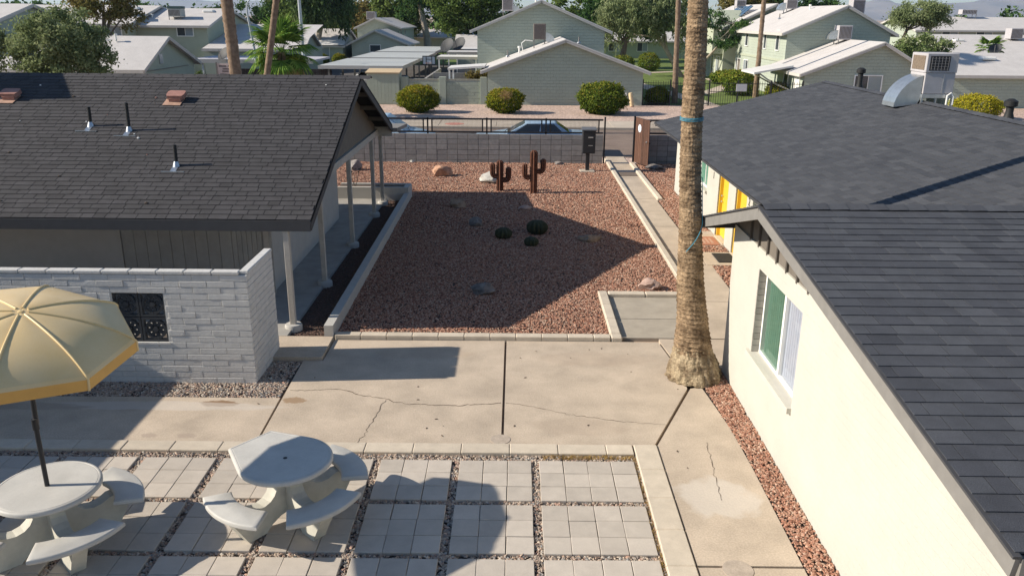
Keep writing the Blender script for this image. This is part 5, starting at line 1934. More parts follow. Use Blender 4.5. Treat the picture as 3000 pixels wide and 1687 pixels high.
for i in range(5):
    MB().extr([(-.45, -.7), (.45, -.7), (.45, .7), (-.45, .7)], (20.9 + .25 * 0, 79 + i * 1.1, 6.1), (0, 1, 0), (.75, 0, .62), (-.6, 0, .75), .05).build('solar_panel', glassmat('solar_glass', (.03, .07, .12), .1), rg2)
# --- right edge houses
J1, rj = gable_house('sage green one storey house behind the yellow bush at the right edge', 28.2, 38.0, 54.5, 62.0, 2.22, 3.35, 'x', m_green, .35, .25, ridge=58.6)
roof_vents(rj, [(31.6, 57.2, 2.95, 's')])
I1, ri = gable_house('pale one storey house behind the small fan palm', 41.3, 60, 80.0, 94.0, 2.55, 4.1, 'x', m_greensY, .4, .3, wins=[('-y', 45.5, 1.0, 1.4, 1.0)])
roof_vents(ri, [(43.5, 84.5, 3.5, 's'), (46.5, 84.5, 3.5, 's'), (52, 83, 3.2, 's'), (49.5, 82.5, 3.1, 'p')])
ac_unit(ri, 48.6, 84.5, 3.5, 1.2, 1.1, 1.0)
I2, ri2 = gable_house('long two storey house on the skyline at the right', 46.5, 72, 100.0, 112.0, 4.45, 5.85, 'x', m_green, .4, .3, wins=[('-y', 49.5, 3.2, 1.8, .95), ('-y', 53.5, 3.2, 1.8, .95)])
ac_unit(ri2, 54.0, 105.0, 5.9, 1.8, 1.0, .55)
gable_house('cream gable house cut by the right edge of the photograph', 54.5, 64, 78, 90, 4.6, 6.6, 'y', m_greensY, .4, .3, ridge=59.5)

# --- left houses
C1, rc = gable_house('green one storey house with gable end behind the charcoal roof ridge', -40, -21.75, 48.9, 57.1, 2.55, 4.15, 'x', m_greens, .4, .35, ridge=52.6)
roof_vents(rc, [(-25.5, 52.0, 4.0, 'p'), (-24.3, 51.8, 3.95, 'c')])
MB().box(-21.748, -21.70, 51.6, 52.1, 2.55, 3.15).build('meter_panel', m_panec, C1)
MB().box(-21.748, -21.68, 49.5, 56.0, 2.22, 2.26).build('conduit', m_fascg, C1)
A1, ra = gable_house('green two storey house at the far left edge behind the olive tree', -46, -31.5, 50.2, 61.0, 4.75, 6.0, 'x', m_greens, .4, .35)
B1, rb = gable_house('green two storey house with white framed sliding window and roof cooler', -34.0, -26.0, 72.0, 84.0, 4.62, 5.95, 'x', m_greensY, .35, .3, ridge=77.5,
                     wins=[('-y', -28.5, 3.72, 1.3, .75)])
ac_unit(rb, -29.7, 73.4, 4.95, 1.1, 1.0, .62, M('green_top_cooler', (.40, .40, .37), .1, 8, .8), .28)
MB().box(-29.72, -28.58, 73.38, 74.42, 5.86, 6.08).build('cooler_top', M('dark_green_cover', (.05, .09, .09), .1, 6, .7), rb)
roof_vents(rb, [(-30.3, 76.3, 5.6, 's'), (-27.2, 76.3, 5.6, 's'), (-31.4, 74.2, 5.1, 'c')])
B2, rb2 = gable_house('green two storey house with grey cooler box above the curtained window', -46, -32.0, 70.5, 84.0, 4.72, 6.15, 'x', m_greensY, .35, .3, ridge=77.0, wins=[('-y', -33.6, 3.75, 1.05, .8, m_panec)])
ac_unit(rb2, -33.9, 72.6, 5.1, 1.15, 1.0, .9, None, .25)
roof_vents(rb2, [(-33.4, 75.4, 5.8, 's')])
LB2 = MB().add([(-25.9, 70.0, 2.75), (-18, 70.0, 2.75), (-18, 80.0, 4.6), (-25.9, 80.0, 4.6)], [(0, 1, 2, 3)]).build('lean_to_roof', m_roofw, B1)
MB().box(-25.8, -18, 70.2, 79, 0, 2.7).build('lower_wall', m_greens, B1)
MB().box(-25.9, -18, 69.96, 69.998, 2.55, 2.78).build('lean_to_fascia', m_fw, B1)
gable_house('small dark gabled house between fan palm and weeping tree', -30, -21.2, 84.0, 91.5, 2.3, 3.95, 'x', m_greens, .4, .35, ridge=87.5)
M1, rm = gable_house('small green house with patio door beyond the weeping tree', -29, -20.6, 101, 110, 2.2, 3.9, 'x', m_greens, .4, .35, ridge=104.6, wins=[('-y', -24.6, .1, 2.4, 1.9, m_panec)])
MB().add([(-29, 100.4, 2.12), (-20.3, 100.4, 2.12), (-20.3, 102.0, 2.75), (-29, 102.0, 2.75)], [(0, 1, 2, 3)]).build('lower_roof_strip', m_roofd, M1)
E1, re_ = gable_house('two storey green house at the end of the parking lot', -20.8, -15.3, 112, 128, 4.1, 5.2, 'y', m_green, .4, .35, ridge=-18.4, wins=[('+x', 113, 3.0, .8, 1.0, None, 'window', False), ('+x', 117, 3.0, .8, 1.0, None, 'window', False)])
ac_unit(re_, -20.2, 116, 4.7, 1.2, 1.2, 1.0)
F1, rf1 = gable_house('one storey green house with dark square window at the end of the lot', -19.6, -13.2, 101.5, 111, 2.45, 3.85, 'y', m_green, .6, .4, ridge=-16.75, wins=[('-y', -17.4, 1.35, 1.2, .75, None, 'window', False)])
gable_house('pale house half hidden behind carports and patio roofs', -6.5, 3, 93.5, 101, 2.3, 3.5, 'x', m_greensY, .4, .3)
gable_house('long low house beyond the lawn in the middle distance', -16, 6, 135, 143, 2.4, 3.4, 'x', m_greensY, .5, .4)

# --- carports, patio covers and yard clutter
car_lot = sheet('parking_lot', rect(-30, -6.2, 54.8, 100), -.03, m_asph2)
for lab, x0, x1, y0, y1 in (('nearest of the three flat white carport roofs', -13.5, -7.75, 57.7, 68.0), ('middle of the three flat white carport roofs', -13.5, -7.6, 69.3, 80.0), ('farthest of the three flat white carport roofs', -13.5, -7.8, 81.5, 96)):
    t = thing('carport', lab, 'carport', ((x0 + x1) / 2, (y0 + y1) / 2, 0), 'carports over the parking lot')
    MB().box(x0, x1, y0, y1, 2.08, 2.20).build('roof', M('carport_roof', (.40, .415, .405), .06, .6, .7), t)
    MB().box(x0 - .02, x1 + .02, y0 - .03, y0 - .002, 1.98, 2.21).build('fascia', m_fw, t)
    MB().box(x1 + .004, x1 + .04, y0, y1, 1.98, 2.21).build('side_fascia', m_trim, t)
    for px in (x0 + .6, x1 - .4):
        for k in range(3):
            py = y0 + .5 + k * (y1 - y0 - 1) / 2
            MB().box(px - .06, px + .06, py - .06, py + .06, -.03, 2.08).build('post', m_fascg, t)
for lab, x0, x1, y0, y1 in (('white patio roof level with the basketball hoop', -6.2, -3.0, 66.4, 70.1), ('white patio roof farther back behind the hoop', -6.2, -3.2, 76.0, 79.0), ('farthest small white patio roof beside the two storey wall', -5.9, -3.2, 82.4, 86.5)):
    t = thing('patio_cover', lab, 'patio cover', ((x0 + x1) / 2, (y0 + y1) / 2, 0), 'patio covers')
    MB().box(x0, x1, y0, y1, 2.32, 2.44).build('roof', m_roofd, t)
    MB().box(x0 - .02, x1, y0 - .04, y0 - .002, 2.25, 2.45).build('fascia', m_trim, t)
    for px in (x0 + .15, x1 - .15):
        MB().box(px - .05, px + .05, y0 + .1, y0 + .2, 0, 2.32).build('post', m_white, t)
sh = thing('garden_shed', 'narrow sage green shed with flat tan roof at the end of the yard wall', 'shed', (-8.5, 54.2, 0))
MB().box(-9.48, -7.46, 53.55, 55.0, 0, 1.97).build('wall', m_greens, sh)
for i in range(9):
    piece('siding_board', sh, (-9.48 + .112 + i * .2245, 53.54, 1.02), (.215, .018, 1.86), m_greens, .006)
MB().add([(-9.56, 53.45, 1.98), (-7.38, 53.45, 1.98), (-7.38, 55.1, 2.12), (-9.56, 55.1, 2.12), (-9.56, 53.45, 2.05), (-7.38, 53.45, 2.05), (-7.38, 55.1, 2.2), (-9.56, 55.1, 2.2)],
         [(0, 3, 2, 1), (4, 5, 6, 7), (0, 1, 5, 4), (1, 2, 6, 5), (2, 3, 7, 6), (3, 0, 4, 7)]).build('roof', M('tan_roof', (.52, .40, .25), .08, 4, .9), sh)
yw = thing('yard_wall', 'sage green block yard wall with lattice block top course', 'wall', (-4.6, 54.2, 0))
MB().box(-7.3, -1.86, 54.13, 54.27, 0, 1.42).build('mortar', m_greens, yw)
for px in (-7.15, -4.72, -2.08):
    MB().cbox(px - .22, px + .22, 54.0, 54.32, 0, 1.76, .01).build('pillar', m_greens, yw)
for sx0, sx1 in ((-6.92, -4.95), (-4.49, -2.31)):
    for r in range(7):
        x = sx0 - (.2 if r % 2 else 0)
        while x < sx1 - .02:
            a, b = max(x, sx0), min(x + .4, sx1)
            if b - a > .05:
                piece('block', yw, ((a + b) / 2, 54.19 + random.uniform(-.008, .004), .1 + r * .2), (round(b - a - .008, 2), .15, .19), m_greens, .006)
            x += .4
    x = sx0
    while x < sx1 - .1:
        lb = MB()
        z0, z1 = 1.42, 1.62
        lb.bar((x, 54.19, z0 + .02), (x + .2, 54.19, z1 - .02), .1, .03, (0, 1, 0)).bar((x, 54.2, z1 - .02), (x + .2, 54.2, z0 + .02), .1, .03, (0, 1, 0)).box(x, x + .195, 54.12, 54.27, z1 - .02, z1).box(x, x + .195, 54.12, 54.27, z0, z0 + .02)
        lb.build('lattice_block', M('lattice_paint', (.42, .42, .36), .08, 6, .9), yw)
        x += .2
iw = MB().box(-5.7, -1.9, 58.2, 58.35, 0, 1.75).box(-6.0, -5.85, 55, 66, 0, 1.6)
tag(iw.build('inner_yard_wall', m_block), 'dark grey block wall between the back yards', 'wall')
vn = thing('dry_vine', 'dry orange brown vine hanging beside the green house corner', 'plant', (-2.6, 57.5, 0))
P, r_, _c = cloud([(-2.6, 57.9, 1.5, .9, .25, .45)], 2600, .14, 40, .2)
leaves('foliage', P, .06, LC['gold'], vn, r_, .4)
limb_m = MB()
for k in range(6):
    limb(limb_m, (-2.6, 58.0, 0), (-3.3 + k * .28, 57.9, 1.8), .03, .01)
limb_m.build('stems', m_bark, vn)
hp = thing('basketball_hoop', 'freestanding basketball hoop with clear backboard in a back yard', 'basketball hoop', (-6.37, 62.2, 0))
MB().box(-6.45, -6.33, 62.1, 62.22, 0, 2.3).build('pole', m_black, hp)
bb = MB().box(-6.85, -6.80, 61.95, 62.0, 2.1, 2.68).box(-5.94, -5.89, 61.95, 62.0, 2.1, 2.68).box(-6.85, -5.89, 61.95, 62.0, 2.05, 2.12).box(-6.85, -5.89, 61.95, 62.0, 2.64, 2.70).box(-6.60, -6.55, 61.95, 62.0, 2.12, 2.64).box(-6.19, -6.14, 61.95, 62.0, 2.12, 2.64).box(-6.55, -6.19, 61.95, 62.0, 2.44, 2.48).build('backboard_frame', m_black, hp)
MB().box(-6.80, -5.94, 61.965, 61.985, 2.12, 2.64).build('backboard', M('milky_plastic', (.55, .57, .58), .05, 5, .4), bb)
MB().tube([(-6.37 + .22 * math.cos(a), 61.7 + .22 * math.sin(a), 2.2) for a in np.linspace(0, 6.283, 17)], .012, 6).build('rim', m_terra, hp)


def dish(label, x, y, z, r, tilt=1.0):
    t = thing('satellite_dish', label, 'satellite dish', (x, y, z - .5))
    vs, fs = [(x, y, z)], []
    n = 16
    ax = Vector((-.5, -.7, .6)).normalized()
    s = ax.cross(Vector((0, 0, 1))).normalized()
    u = s.cross(ax)
    c = Vector((x, y, z))
    vs = [c]
    for rr, dd in ((.5, .03), (1, .12)):
        for k in range(n):
            a = 2 * math.pi * k / n
            vs.append(c + (s * math.cos(a) + u * math.sin(a)) * r * rr + ax * dd * r * 1.6)
    for k in range(n):
        fs.append((0, 1 + k, 1 + (k + 1) % n))
        fs.append((1 + k, 1 + n + k, 1 + n + (k + 1) % n, 1 + (k + 1) % n))
    MB().add(vs, fs).build('reflector', M('dish_grey', (.035, .037, .04), .1, 6, .6), t, True)
    MB().tube([(x, y + .02, z - .02), (x + .05, y + .1, z - .25), (x + .05, y + .1, z - .9)], .03, 8).build('mast', m_steel, t)
    MB().bar(c + u * -r * .8, c + ax * r * 1.1, .03).build('feed_arm', m_fascg, t)


dish('large dark satellite dish in front of the left carport roof', -20.6, 60.0, 2.75, .55)
dish('left of two dark satellite dishes beyond the white carports', -6.6, 82.0, 2.75, .75)
dish('right of two dark satellite dishes beyond the white carports', -5.5, 82.6, 2.85, .75)
dish('dark satellite dish at the right edge above the white roof', 33.6, 60.0, 3.55, .42)

# left yard: carport, notice sign, dark fence
lcp = thing('carport', 'low grey carport roof behind the notice sign at the left', 'carport', (-18, 64, 0))
MB().box(-23.5, -14.5, 60.5, 66.0, 2.25, 2.4).build('roof', M('lilac_roof', (.44, .43, .46), .05, 2, .8), lcp)
MB().box(-23.5, -14.5, 60.44, 60.498, 2.15, 2.42).build('fascia', m_fw, lcp)
for px in (-22.5, -18.8, -15):
    MB().box(px - .06, px + .06, 60.7, 60.82, 0, 2.25).build('post', m_white, lcp)
df = thing('board_fence', 'dark board fence behind the palm trunks', 'fence', (-16, 58.5, 0))
for i in range(26):
    piece('board', df, (-19.4 + i * .26, 58.5, .95), (.25, .03, 1.9), M('dark_boards', (.03, .022, .02), .3, 6, .9, rand=.3), .006)
ns = thing('notice_sign', 'weathered white notice board with rows of small dark lettering', 'sign', (-17.3, 50.5, 0))
MB().box(-17.85, -16.75, 50.46, 50.50, 1.72, 2.68).build('board', M('faded_board', (.55, .45, .42), .12, 6, .8), ns)
MB().box(-17.92, -17.852, 50.42, 50.52, 0, 2.75).build('post', m_fascg, ns)
MB().box(-16.748, -16.66, 50.42, 50.52, 0, 2.75).build('post', m_fascg, ns)
for i, (zz, ww) in enumerate(((2.52, .85), (2.36, .45), (2.22, .5), (2.04, .8), (1.86, .6))):
    k = int(ww / .075)
    lt = MB()
    for j in range(k):
        if random.random() < .85:
            lt.box(-17.3 - ww / 2 + j * .075, -17.3 - ww / 2 + j * .075 + .05, 50.452, 50.4595, zz - .045, zz + .045)
    lt.build('lettering', m_num, ns)
wsd = thing('planter_box', 'grey wooden planter beside the notice sign', 'planter', (-18.6, 50.3, 0))
MB().box(-19.2, -18.0, 50.0, 50.5, 0, 1.75).build('box', M('grey_wood', (.20, .24, .24), .1, 6, .9), wsd)
P, r_, _c = cloud([(-18.9, 50.25, 1.95, .3, .25, .25)], 900, .08, 20, .2)
leaves('foliage', P, .05, LC['green'], wsd, r_, .3)
dp = thing('waste_bin', 'blue lidded waste bin beside the small gabled house', 'bin', (-14.6, 57.5, 0))
MB().add([(-15.2, 57.2, 0), (-14.2, 57.2, 0), (-14.2, 58.1, 0), (-15.2, 58.1, 0), (-15.35, 57.1, 1.25), (-14.05, 57.1, 1.15), (-14.05, 58.2, 1.15), (-15.35, 58.2, 1.25)], [(0, 3, 2, 1), (0, 1, 5, 4), (1, 2, 6, 5), (2, 3, 7, 6), (3, 0, 4, 7), (4, 5, 6, 7)]).build('body', M('bin_blue', (.02, .09, .24), .1, 6, .5), dp)
MB().bar((-15.4, 57.65, 1.33), (-14.0, 57.65, 1.22), 1.15, .06, (0, 0, 1)).build('lid', M('bin_lid', (.22, .40, .62), .1, 6, .5), dp)

# --- lawn court on the right
sheet('lawn', [(8.3, 55.0), (18.4, 55.0), (18.4, 61.5), (19.4, 63), (19.4, 100), (8.3, 100)], .03, m_grass)
sheet('lawn', rect(-40, -20, 96, 101), .03, m_grass)
sheet('lawn', rect(-12, 46, 100.2, 134), .02, m_grass)
gable_house('pale low house across the far end of the lawn', 10, 24, 120, 128, 2.5, 3.6, 'x', m_greensY, .5, .4, wins=[('-y', 13, 1.0, 1.4, 1.1), ('-y', 17, 1.0, 1.4, 1.1)])


def walk(name, pts, w, z):
    m = MB()
    L_, R_ = [], []
    for i, p in enumerate(pts):
        a, b = Vector(pts[max(0, i - 1)]), Vector(pts[min(len(pts) - 1, i + 1)])
        d = (b - a).normalized()
        n = Vector((-d.y, d.x))
        L_.append(Vector(p) + n * w / 2)
        R_.append(Vector(p) - n * w / 2)
    vs = [(q.x, q.y, z) for q in L_] + [(q.x, q.y, z) for q in R_]
    k = len(pts)
    m.add(vs, [(k + i, k + i + 1, i + 1, i) for i in range(k - 1)])
    o = m.build(name, m_side)
    o['kind'] = 'structure'


walk('lawn_walk', [(12.6, 54.4), (12.3, 60), (11, 68), (9.8, 78), (9.2, 100)], 1.5, .045)
walk('lawn_walk', [(12.2, 61), (15, 65), (18.2, 72), (18.3, 80)], 1.2, .049)
walk('lawn_walk', [(9.3, 86), (14, 88), (19.3, 92)], 1.2, .053)
IF = thing('iron_fence', 'black iron picket fence closing the lawn beside the green house', 'fence', (12, 54.5, 0))
x = 8.25
while x < 18.55:
    if not (12.62 < x < 14.3):
        MB().box(x - .011, x + .011, 54.489, 54.511, .08, 1.60).build('picket', m_black, IF)
    x += .16
for a, b in ((8.2, 12.5), (14.4, 18.6)):
    for zz in (.18, 1.45):
        MB().box(a, b, 54.48, 54.52, zz - .02, zz + .02).build('rail', m_black, IF)
for px in (8.22, 10.0, 12.52, 14.38, 16.5, 18.55):
    MB().box(px - .04, px + .04, 54.46, 54.54, 0, 1.68).build('post', m_black, IF)
IG = thing('iron_gate', 'black iron picket gate in the lawn fence', 'gate', (13.4, 54.5, 0))
for i in range(11):
    MB().box(12.68 + i * .155 - .01, 12.68 + i * .155 + .01, 54.49, 54.51, .1, 1.50).build('picket', m_black, IG)
for zz in (.14, .95, 1.48):
    MB().box(12.60, 14.30, 54.483, 54.517, zz - .02, zz + .02).build('rail', m_black, IG)
sg = thing('fence_sign', 'blank light grey panel fixed to the iron fence', 'sign', (14.6, 54.4, 1))
MB().cbox(14.24, 14.92, 54.40, 54.43, .98, 1.44, .008).build('panel', M('panel_grey', (.48, .49, .50), .04, 5, .6), sg)
for px in (14.35, 14.8):
    MB().box(px, px + .03, 54.431, 54.47, 1.15, 1.20).build('bracket', m_black, sg)

# ================================================================== TREES AND SHRUBS
tree('olive_tree', 'round olive green tree standing behind the left end of the charcoal roof', (-21.9, 40, 0), [(-21.9, 40, 0), (-21.8, 40, 1.2), (-22.0, 40, 2.4), (-21.6, 40, 3.4)],
     [(-21.3, 40, 4.3, 2.0, 1.9, 1.55), (-22.3, 39.8, 3.9, 1.2, 1.4, 1.5), (-20.2, 40, 3.6, 1.1, 1.3, 1.0), (-21.2, 39.6, 3.0, 1.6, 1.4, .8)], 26000, .085, 'mesq', .20, 260, tr=.16)
tree('olive_tree', 'olive tree cut by the left edge of the photograph', (-25.3, 40, 0), [(-25.3, 40, 0), (-25.2, 40, 2), (-25.1, 40, 3.4)], [(-25.2, 40, 4.0, 1.1, 1.1, 1.2)], 6000, .085, 'mesq', .22, 70, tr=.12)
tree('tree', 'golden brown tree rising behind the olive tree', (-31, 64, 0), [(-31, 64, 0), (-31, 64, 3), (-30.7, 64, 5.5)], [(-30.6, 64, 6.6, 2.2, 2, 1.7), (-29.0, 64, 5.9, 1.0, 1.2, 1.5)], 9000, .13, 'gold', .3, 90, tr=.2)
tree('weeping_tree', 'tall weeping tree with hanging foliage and pale trunk left of the carports', (-23.7, 102, 0), [(-23.7, 102, 0), (-23.8, 102, 2.2), (-23.2, 102, 4.4), (-22.6, 102, 6.5), (-22.4, 102, 9)],
     [(-22.5, 101, 8.6, 3.9, 3.2, 3.0), (-24.3, 101, 6.6, 1.9, 1.8, 2.2), (-20.4, 101, 6.6, 1.5, 1.8, 2.2)], 20000, .20, 'euc', .45, 150, m_barkp, .6, .42, strands=420)
tree('tree', 'autumn coloured tree behind the two storey house at the lot end', (-24, 142, 0), [(-24, 142, 0), (-24, 142, 4)], [(-24.5, 142, 5.0, 3.2, 3, 2.8), (-28, 142, 4, 2.2, 2, 2.5), (-21, 142, 5.2, 2.2, 2, 1.6)], 7000, .24, 'gold', .5, 90, tr=.3)
tree('tree', 'tall yellow green tree left of the pale double trunk', (-18, 134, 0), [(-18, 134, 0), (-18, 134, 4), (-17.6, 134, 8)], [(-18, 134, 8.2, 4.2, 3.5, 4.2), (-20, 134, 5.6, 2.2, 2.2, 2.6), (-15.8, 134, 5.2, 2.2, 2.2, 2.8)], 14000, .26, 'green', .6, 130, tr=.4)
tree('eucalyptus', 'big eucalyptus with pale forked trunk in the middle distance', (-13.2, 128, 0), [(-13.2, 128, 0), (-13.4, 128, 2.5), (-13.9, 128, 5), (-14.4, 128, 8), (-14.8, 128, 12)],
     [(-13.5, 128, 10.5, 4.5, 3.5, 3.6), (-10.6, 128, 7.0, 2.0, 2.4, 3.4), (-16.2, 129, 7.2, 1.6, 2, 2.6)], 14000, .24, 'dark', .55, 120, m_barkp, .4, .6, strands=160)
tree('ash_tree', 'broad bright green tree behind the two storey gable', (-4.6, 100, 0), [(-4.6, 100, 0), (-4.6, 100, 3), (-4.8, 100, 6)],
     [(-6.0, 100, 7.2, 4.2, 3.6, 3.4), (-7.6, 99.5, 5.2, 2.4, 2.4, 1.9), (-2.6, 100, 6.2, 3.0, 3, 2.6), (-4.4, 99, 4.6, 2.4, 2, 1.3)], 24000, .19, 'green', .45, 190, tr=.35)
tree('tree', 'dark green tree between the lawn and the two storey gable', (11.8, 96, 0), [(11.8, 96, 0), (12.2, 96, 2.5), (12.5, 96, 4.5)], [(12.0, 96, 6.5, 3.6, 3, 3.0), (9.2, 96, 5.4, 2.4, 2.4, 2.2), (14.6, 96, 5.6, 2.0, 2.0, 2.2)], 16000, .19, 'dark', .45, 140, tr=.38)
tree('willow_tree', 'drooping light green tree with pale leaning trunk on the lawn', (16.0, 82, 0), [(16.0, 82, 0), (15.2, 82, 1.3), (14.5, 82, 2.4), (13.6, 82, 3.6), (13.0, 82, 5.4)],
     [(12.2, 82, 6.4, 2.6, 2.2, 1.9), (9.6, 82, 5.6, 2.0, 2, 1.7), (14.6, 82, 6.2, 1.8, 1.8, 1.8), (15.8, 81, 4.6, 1.0, 1, .9)], 15000, .15, 'mesq', .35, 150, m_barkp, .5, .26, strands=300)
tree('tree', 'leafy branch tree in front of the two storey bay', (18.3, 76, 0), [(17.0, 79, 0), (17.3, 78, 1.8), (18.0, 76, 3.2), (19.0, 75, 5.0)], [(18.3, 75, 3.6, 1.3, 1.0, .65), (19.4, 75, 4.7, .9, .8, .5), (20.6, 75, 4.5, .8, .8, .4), (17.2, 76, 5.4, 1.2, 1, .9)], 4200, .12, 'dark', .25, 46, m_barkp, .3, .13)
tree('tree', 'dense tree filling the gap right of the two storey gable', (8.6, 110, 0), [(8.6, 110, 0), (8.6, 110, 4)], [(8.4, 110, 6.8, 3.6, 3, 3.4), (12.6, 112, 7.4, 3.2, 3, 3.2), (17.4, 112, 6.6, 3.2, 3, 3.0)], 15000, .24, 'green', .55, 130, tr=.35)
tree('tree', 'olive tree behind the left end of the white two storey roof', (37, 132, 0), [(37, 132, 0), (37, 132, 5)], [(35.5, 132, 7.4, 3.8, 3, 1.9), (32.5, 132, 6.8, 2, 2, 1.5)], 7000, .24, 'gold', .5, 70, tr=.3)
tree('tree', 'dark tree line clump behind the roof coolers', (43, 134, 0), [(43, 134, 0), (43, 134, 5)], [(42.5, 134, 7.6, 3.8, 3, 1.8), (47.5, 134, 7.0, 2.6, 2.5, 1.3), (39, 134, 7.2, 2.4, 2, 1.6)], 9000, .24, 'dark', .5, 90, tr=.3)
tree('mesquite_tree', 'feathery light green tree between the right hand houses', (33.6, 75, 0), [(33.2, 75, 0), (33.4, 75, 2.6), (34.0, 75, 4.6), (34.8, 75, 5.4)], [(34.9, 75, 6.0, 2.2, 2, .95), (33.4, 75, 5.5, 1.2, 1.2, .7), (36.4, 75, 5.3, 1.1, 1.3, .9)], 15000, .11, 'mesq', .26, 150, tr=.2, droop=.25)
tree('oleander', 'wide oleander shrub with pale flowers below the feathery tree', (33.2, 70, 0), [(33.2, 70, 0), (33.2, 70, 1.6)], [(33.2, 70, 3.1, 2.3, 1.6, 1.2), (31.8, 70, 2.5, 1.2, 1.2, 1.3), (35, 70, 2.6, 1.2, 1.2, 1.1)], 12000, .10, 'olean', .25, 120, tr=.1, cat='shrub')
tree('tree', 'tree line behind the left two storey roofs', (-37, 118, 0), [(-37, 118, 0), (-37, 118, 4)], [(-36.5, 118, 5.2, 2.4, 2, 2.0), (-41, 118, 5.0, 2.2, 2, 1.6), (-33, 118, 5.6, 2, 2, 2.3)], 8000, .22, 'dark', .45, 80, tr=.25)
tree('tree', 'bushy green tree behind the street lamp', (-29, 116, 0), [(-29, 116, 0), (-29, 116, 3)], [(-29, 116, 4.4, 3.0, 2.5, 3.2), (-25.5, 116, 4.8, 2.4, 2.2, 3.0), (-31.5, 117, 5.6, 2, 2, 2.2)], 12000, .22, 'green', .5, 110, tr=.3)
P, r_, _c = cloud([(random.uniform(-150, 170), random.uniform(170, 330), random.uniform(2, 4.5), random.uniform(5, 10), 5, random.uniform(2.5, 4.6)) for i in range(46)], 34000, 1.1, 900, .4)
P = P[P[:, 2] > 0]
tag(leaves('distant_trees', P, .65, LC['dark'], None, rng.uniform(0, 1, len(P)), .6), 'mass of distant trees along the horizon', 'trees', None, 'stuff')

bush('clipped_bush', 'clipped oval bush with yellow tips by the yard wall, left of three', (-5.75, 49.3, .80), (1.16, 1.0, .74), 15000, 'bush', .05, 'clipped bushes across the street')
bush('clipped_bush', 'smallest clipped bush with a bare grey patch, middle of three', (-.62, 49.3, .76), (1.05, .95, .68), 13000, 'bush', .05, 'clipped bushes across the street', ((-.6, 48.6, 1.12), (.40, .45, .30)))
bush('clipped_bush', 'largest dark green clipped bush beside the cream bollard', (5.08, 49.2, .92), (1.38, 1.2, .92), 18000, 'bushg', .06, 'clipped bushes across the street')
bush('clipped_bush', 'flat topped yellow bush beyond the slate roof ridge', (26.6, 48.4, .72), (1.4, 1.1, .66), 12000, 'bushy', .05, 'clipped bushes across the street')
bush('shrub', 'spiky green shrub behind the iron fence by the house corner', (9.3, 54.95, .55), (.75, .35, .6), 4500, 'bushg', .08)
for lab, c, r, lk in (('rounded green shrub below the tall narrow windows', (17.9, 73.5, .55), (.95, .9, .6), 'bushg'), ('light green shrub row along the two storey wall', (18.2, 70, .65), (1.3, 1.6, .75), 'bushg'), ('tall green shrub beside the blank fence panel', (16.6, 62.5, .8), (1.1, 1.0, .95), 'bushg'),
                     ('yellowish shrub beside the far palm trunk', (18.0, 57.8, .6), (.8, .7, .7), 'bush'), ('dark shrub under the drooping tree', (14.2, 91, .9), (1.1, 1, 1), 'bushg'), ('pale shrub behind the low roof corner', (11.5, 93, .7), (1.4, 1, .8), 'bushg'),
                     ('low green shrub by the patio door', (-22.8, 99.8, .5), (.8, .6, .6), 'bushg'), ('orange tinted shrub by the small green house', (-20.6, 98.8, .55), (.8, .6, .65), 'bush')):
    bush('shrub', lab, c, r, 3500, lk, .08)

fan_palm('bushy fan palm with yellowing lower fronds behind the roof ridge', (-12.7, 46), 3.55, 1.75, 30, .2, 16, low=-.8)
fan_palm('small fan palm above the white roof at the right edge', (35.4, 63.9), 3.45, 1.0, 16, .12, 0, low=-.35)


def tall_palm(label, pts, r, top=True):
    t = thing('palm_tree', label, 'tree', pts[0], 'tall bare palm trunks')
    n = 90
    P_, rs = [], []
    pts = [Vector(p) for p in pts]
    for i in range(n):
        s = i / (n - 1) * (len(pts) - 1)
        k = min(int(s), len(pts) - 2)
        P_.append(pts[k].lerp(pts[k + 1], s - k))
        rs.append(r * (1.25 - .3 * min(1, i / 25)) * (1.05 if i % 2 else .97))
    MB().tube(P_, rs, 16, jit=.05).build('trunk', m_palmf, t, True)
    if top:
        V, F, q = frond_mesh(1.1)
        for i in range(18):
            a, el = i * 2.4, 1.2 - i * .1
            d = Vector((math.cos(a) * math.cos(el), math.sin(a) * math.cos(el), math.sin(el)))
            ey = Vector((-math.sin(a), math.cos(a), 0))
            ex = (d + Vector((0, 0, -.15))).normalized()
            W = V @ np.array([list(ex), list(ey), list(ex.cross(ey))]) + np.array(P_[-1] + d * .8)
            npmesh('frond', W, F, LC['palm'], t, q)
    return t


tall_palm('thick leaning palm trunk left of the fan palm', [(-10.62, 33, 0), (-10.97, 33, 3.2), (-11.05, 33, 6), (-11.6, 33, 14)], .235)
tall_palm('slender palm trunk leaning right in front of the fan palm', [(-12.5, 40, 0), (-11.8, 40, 2.8), (-11.1, 40, 6.1), (-10.0, 40, 13)], .155)
tall_palm('slim palm trunk behind the iron fence, left of the big palm', [(10.62, 56, 0), (10.42, 56, 6.6), (10.2, 56, 14)], .17)
tall_palm('slim palm trunk in front of the white roofed house', [(17.35, 60.8, 0), (17.15, 60.3, 6.7), (17.0, 60, 14)], .165)
x0, y0 = 2.95, 12.05 + .22 * 11.4
V, F, q = frond_mesh(1.0)
for i in range(20):
    a, el = i * 2.4, 1.2 - i * .1
    d = Vector((math.cos(a) * math.cos(el), math.sin(a) * math.cos(el), math.sin(el)))
    ey = Vector((-math.sin(a), math.cos(a), 0))
    ex = (d + Vector((0, 0, -.15))).normalized()
    W = V @ np.array([list(ex), list(ey), list(ex.cross(ey))]) + np.array(Vector((x0, y0, 11.4)) + d * .8)
    npmesh('frond', W, F, LC['palm'], PT, q)

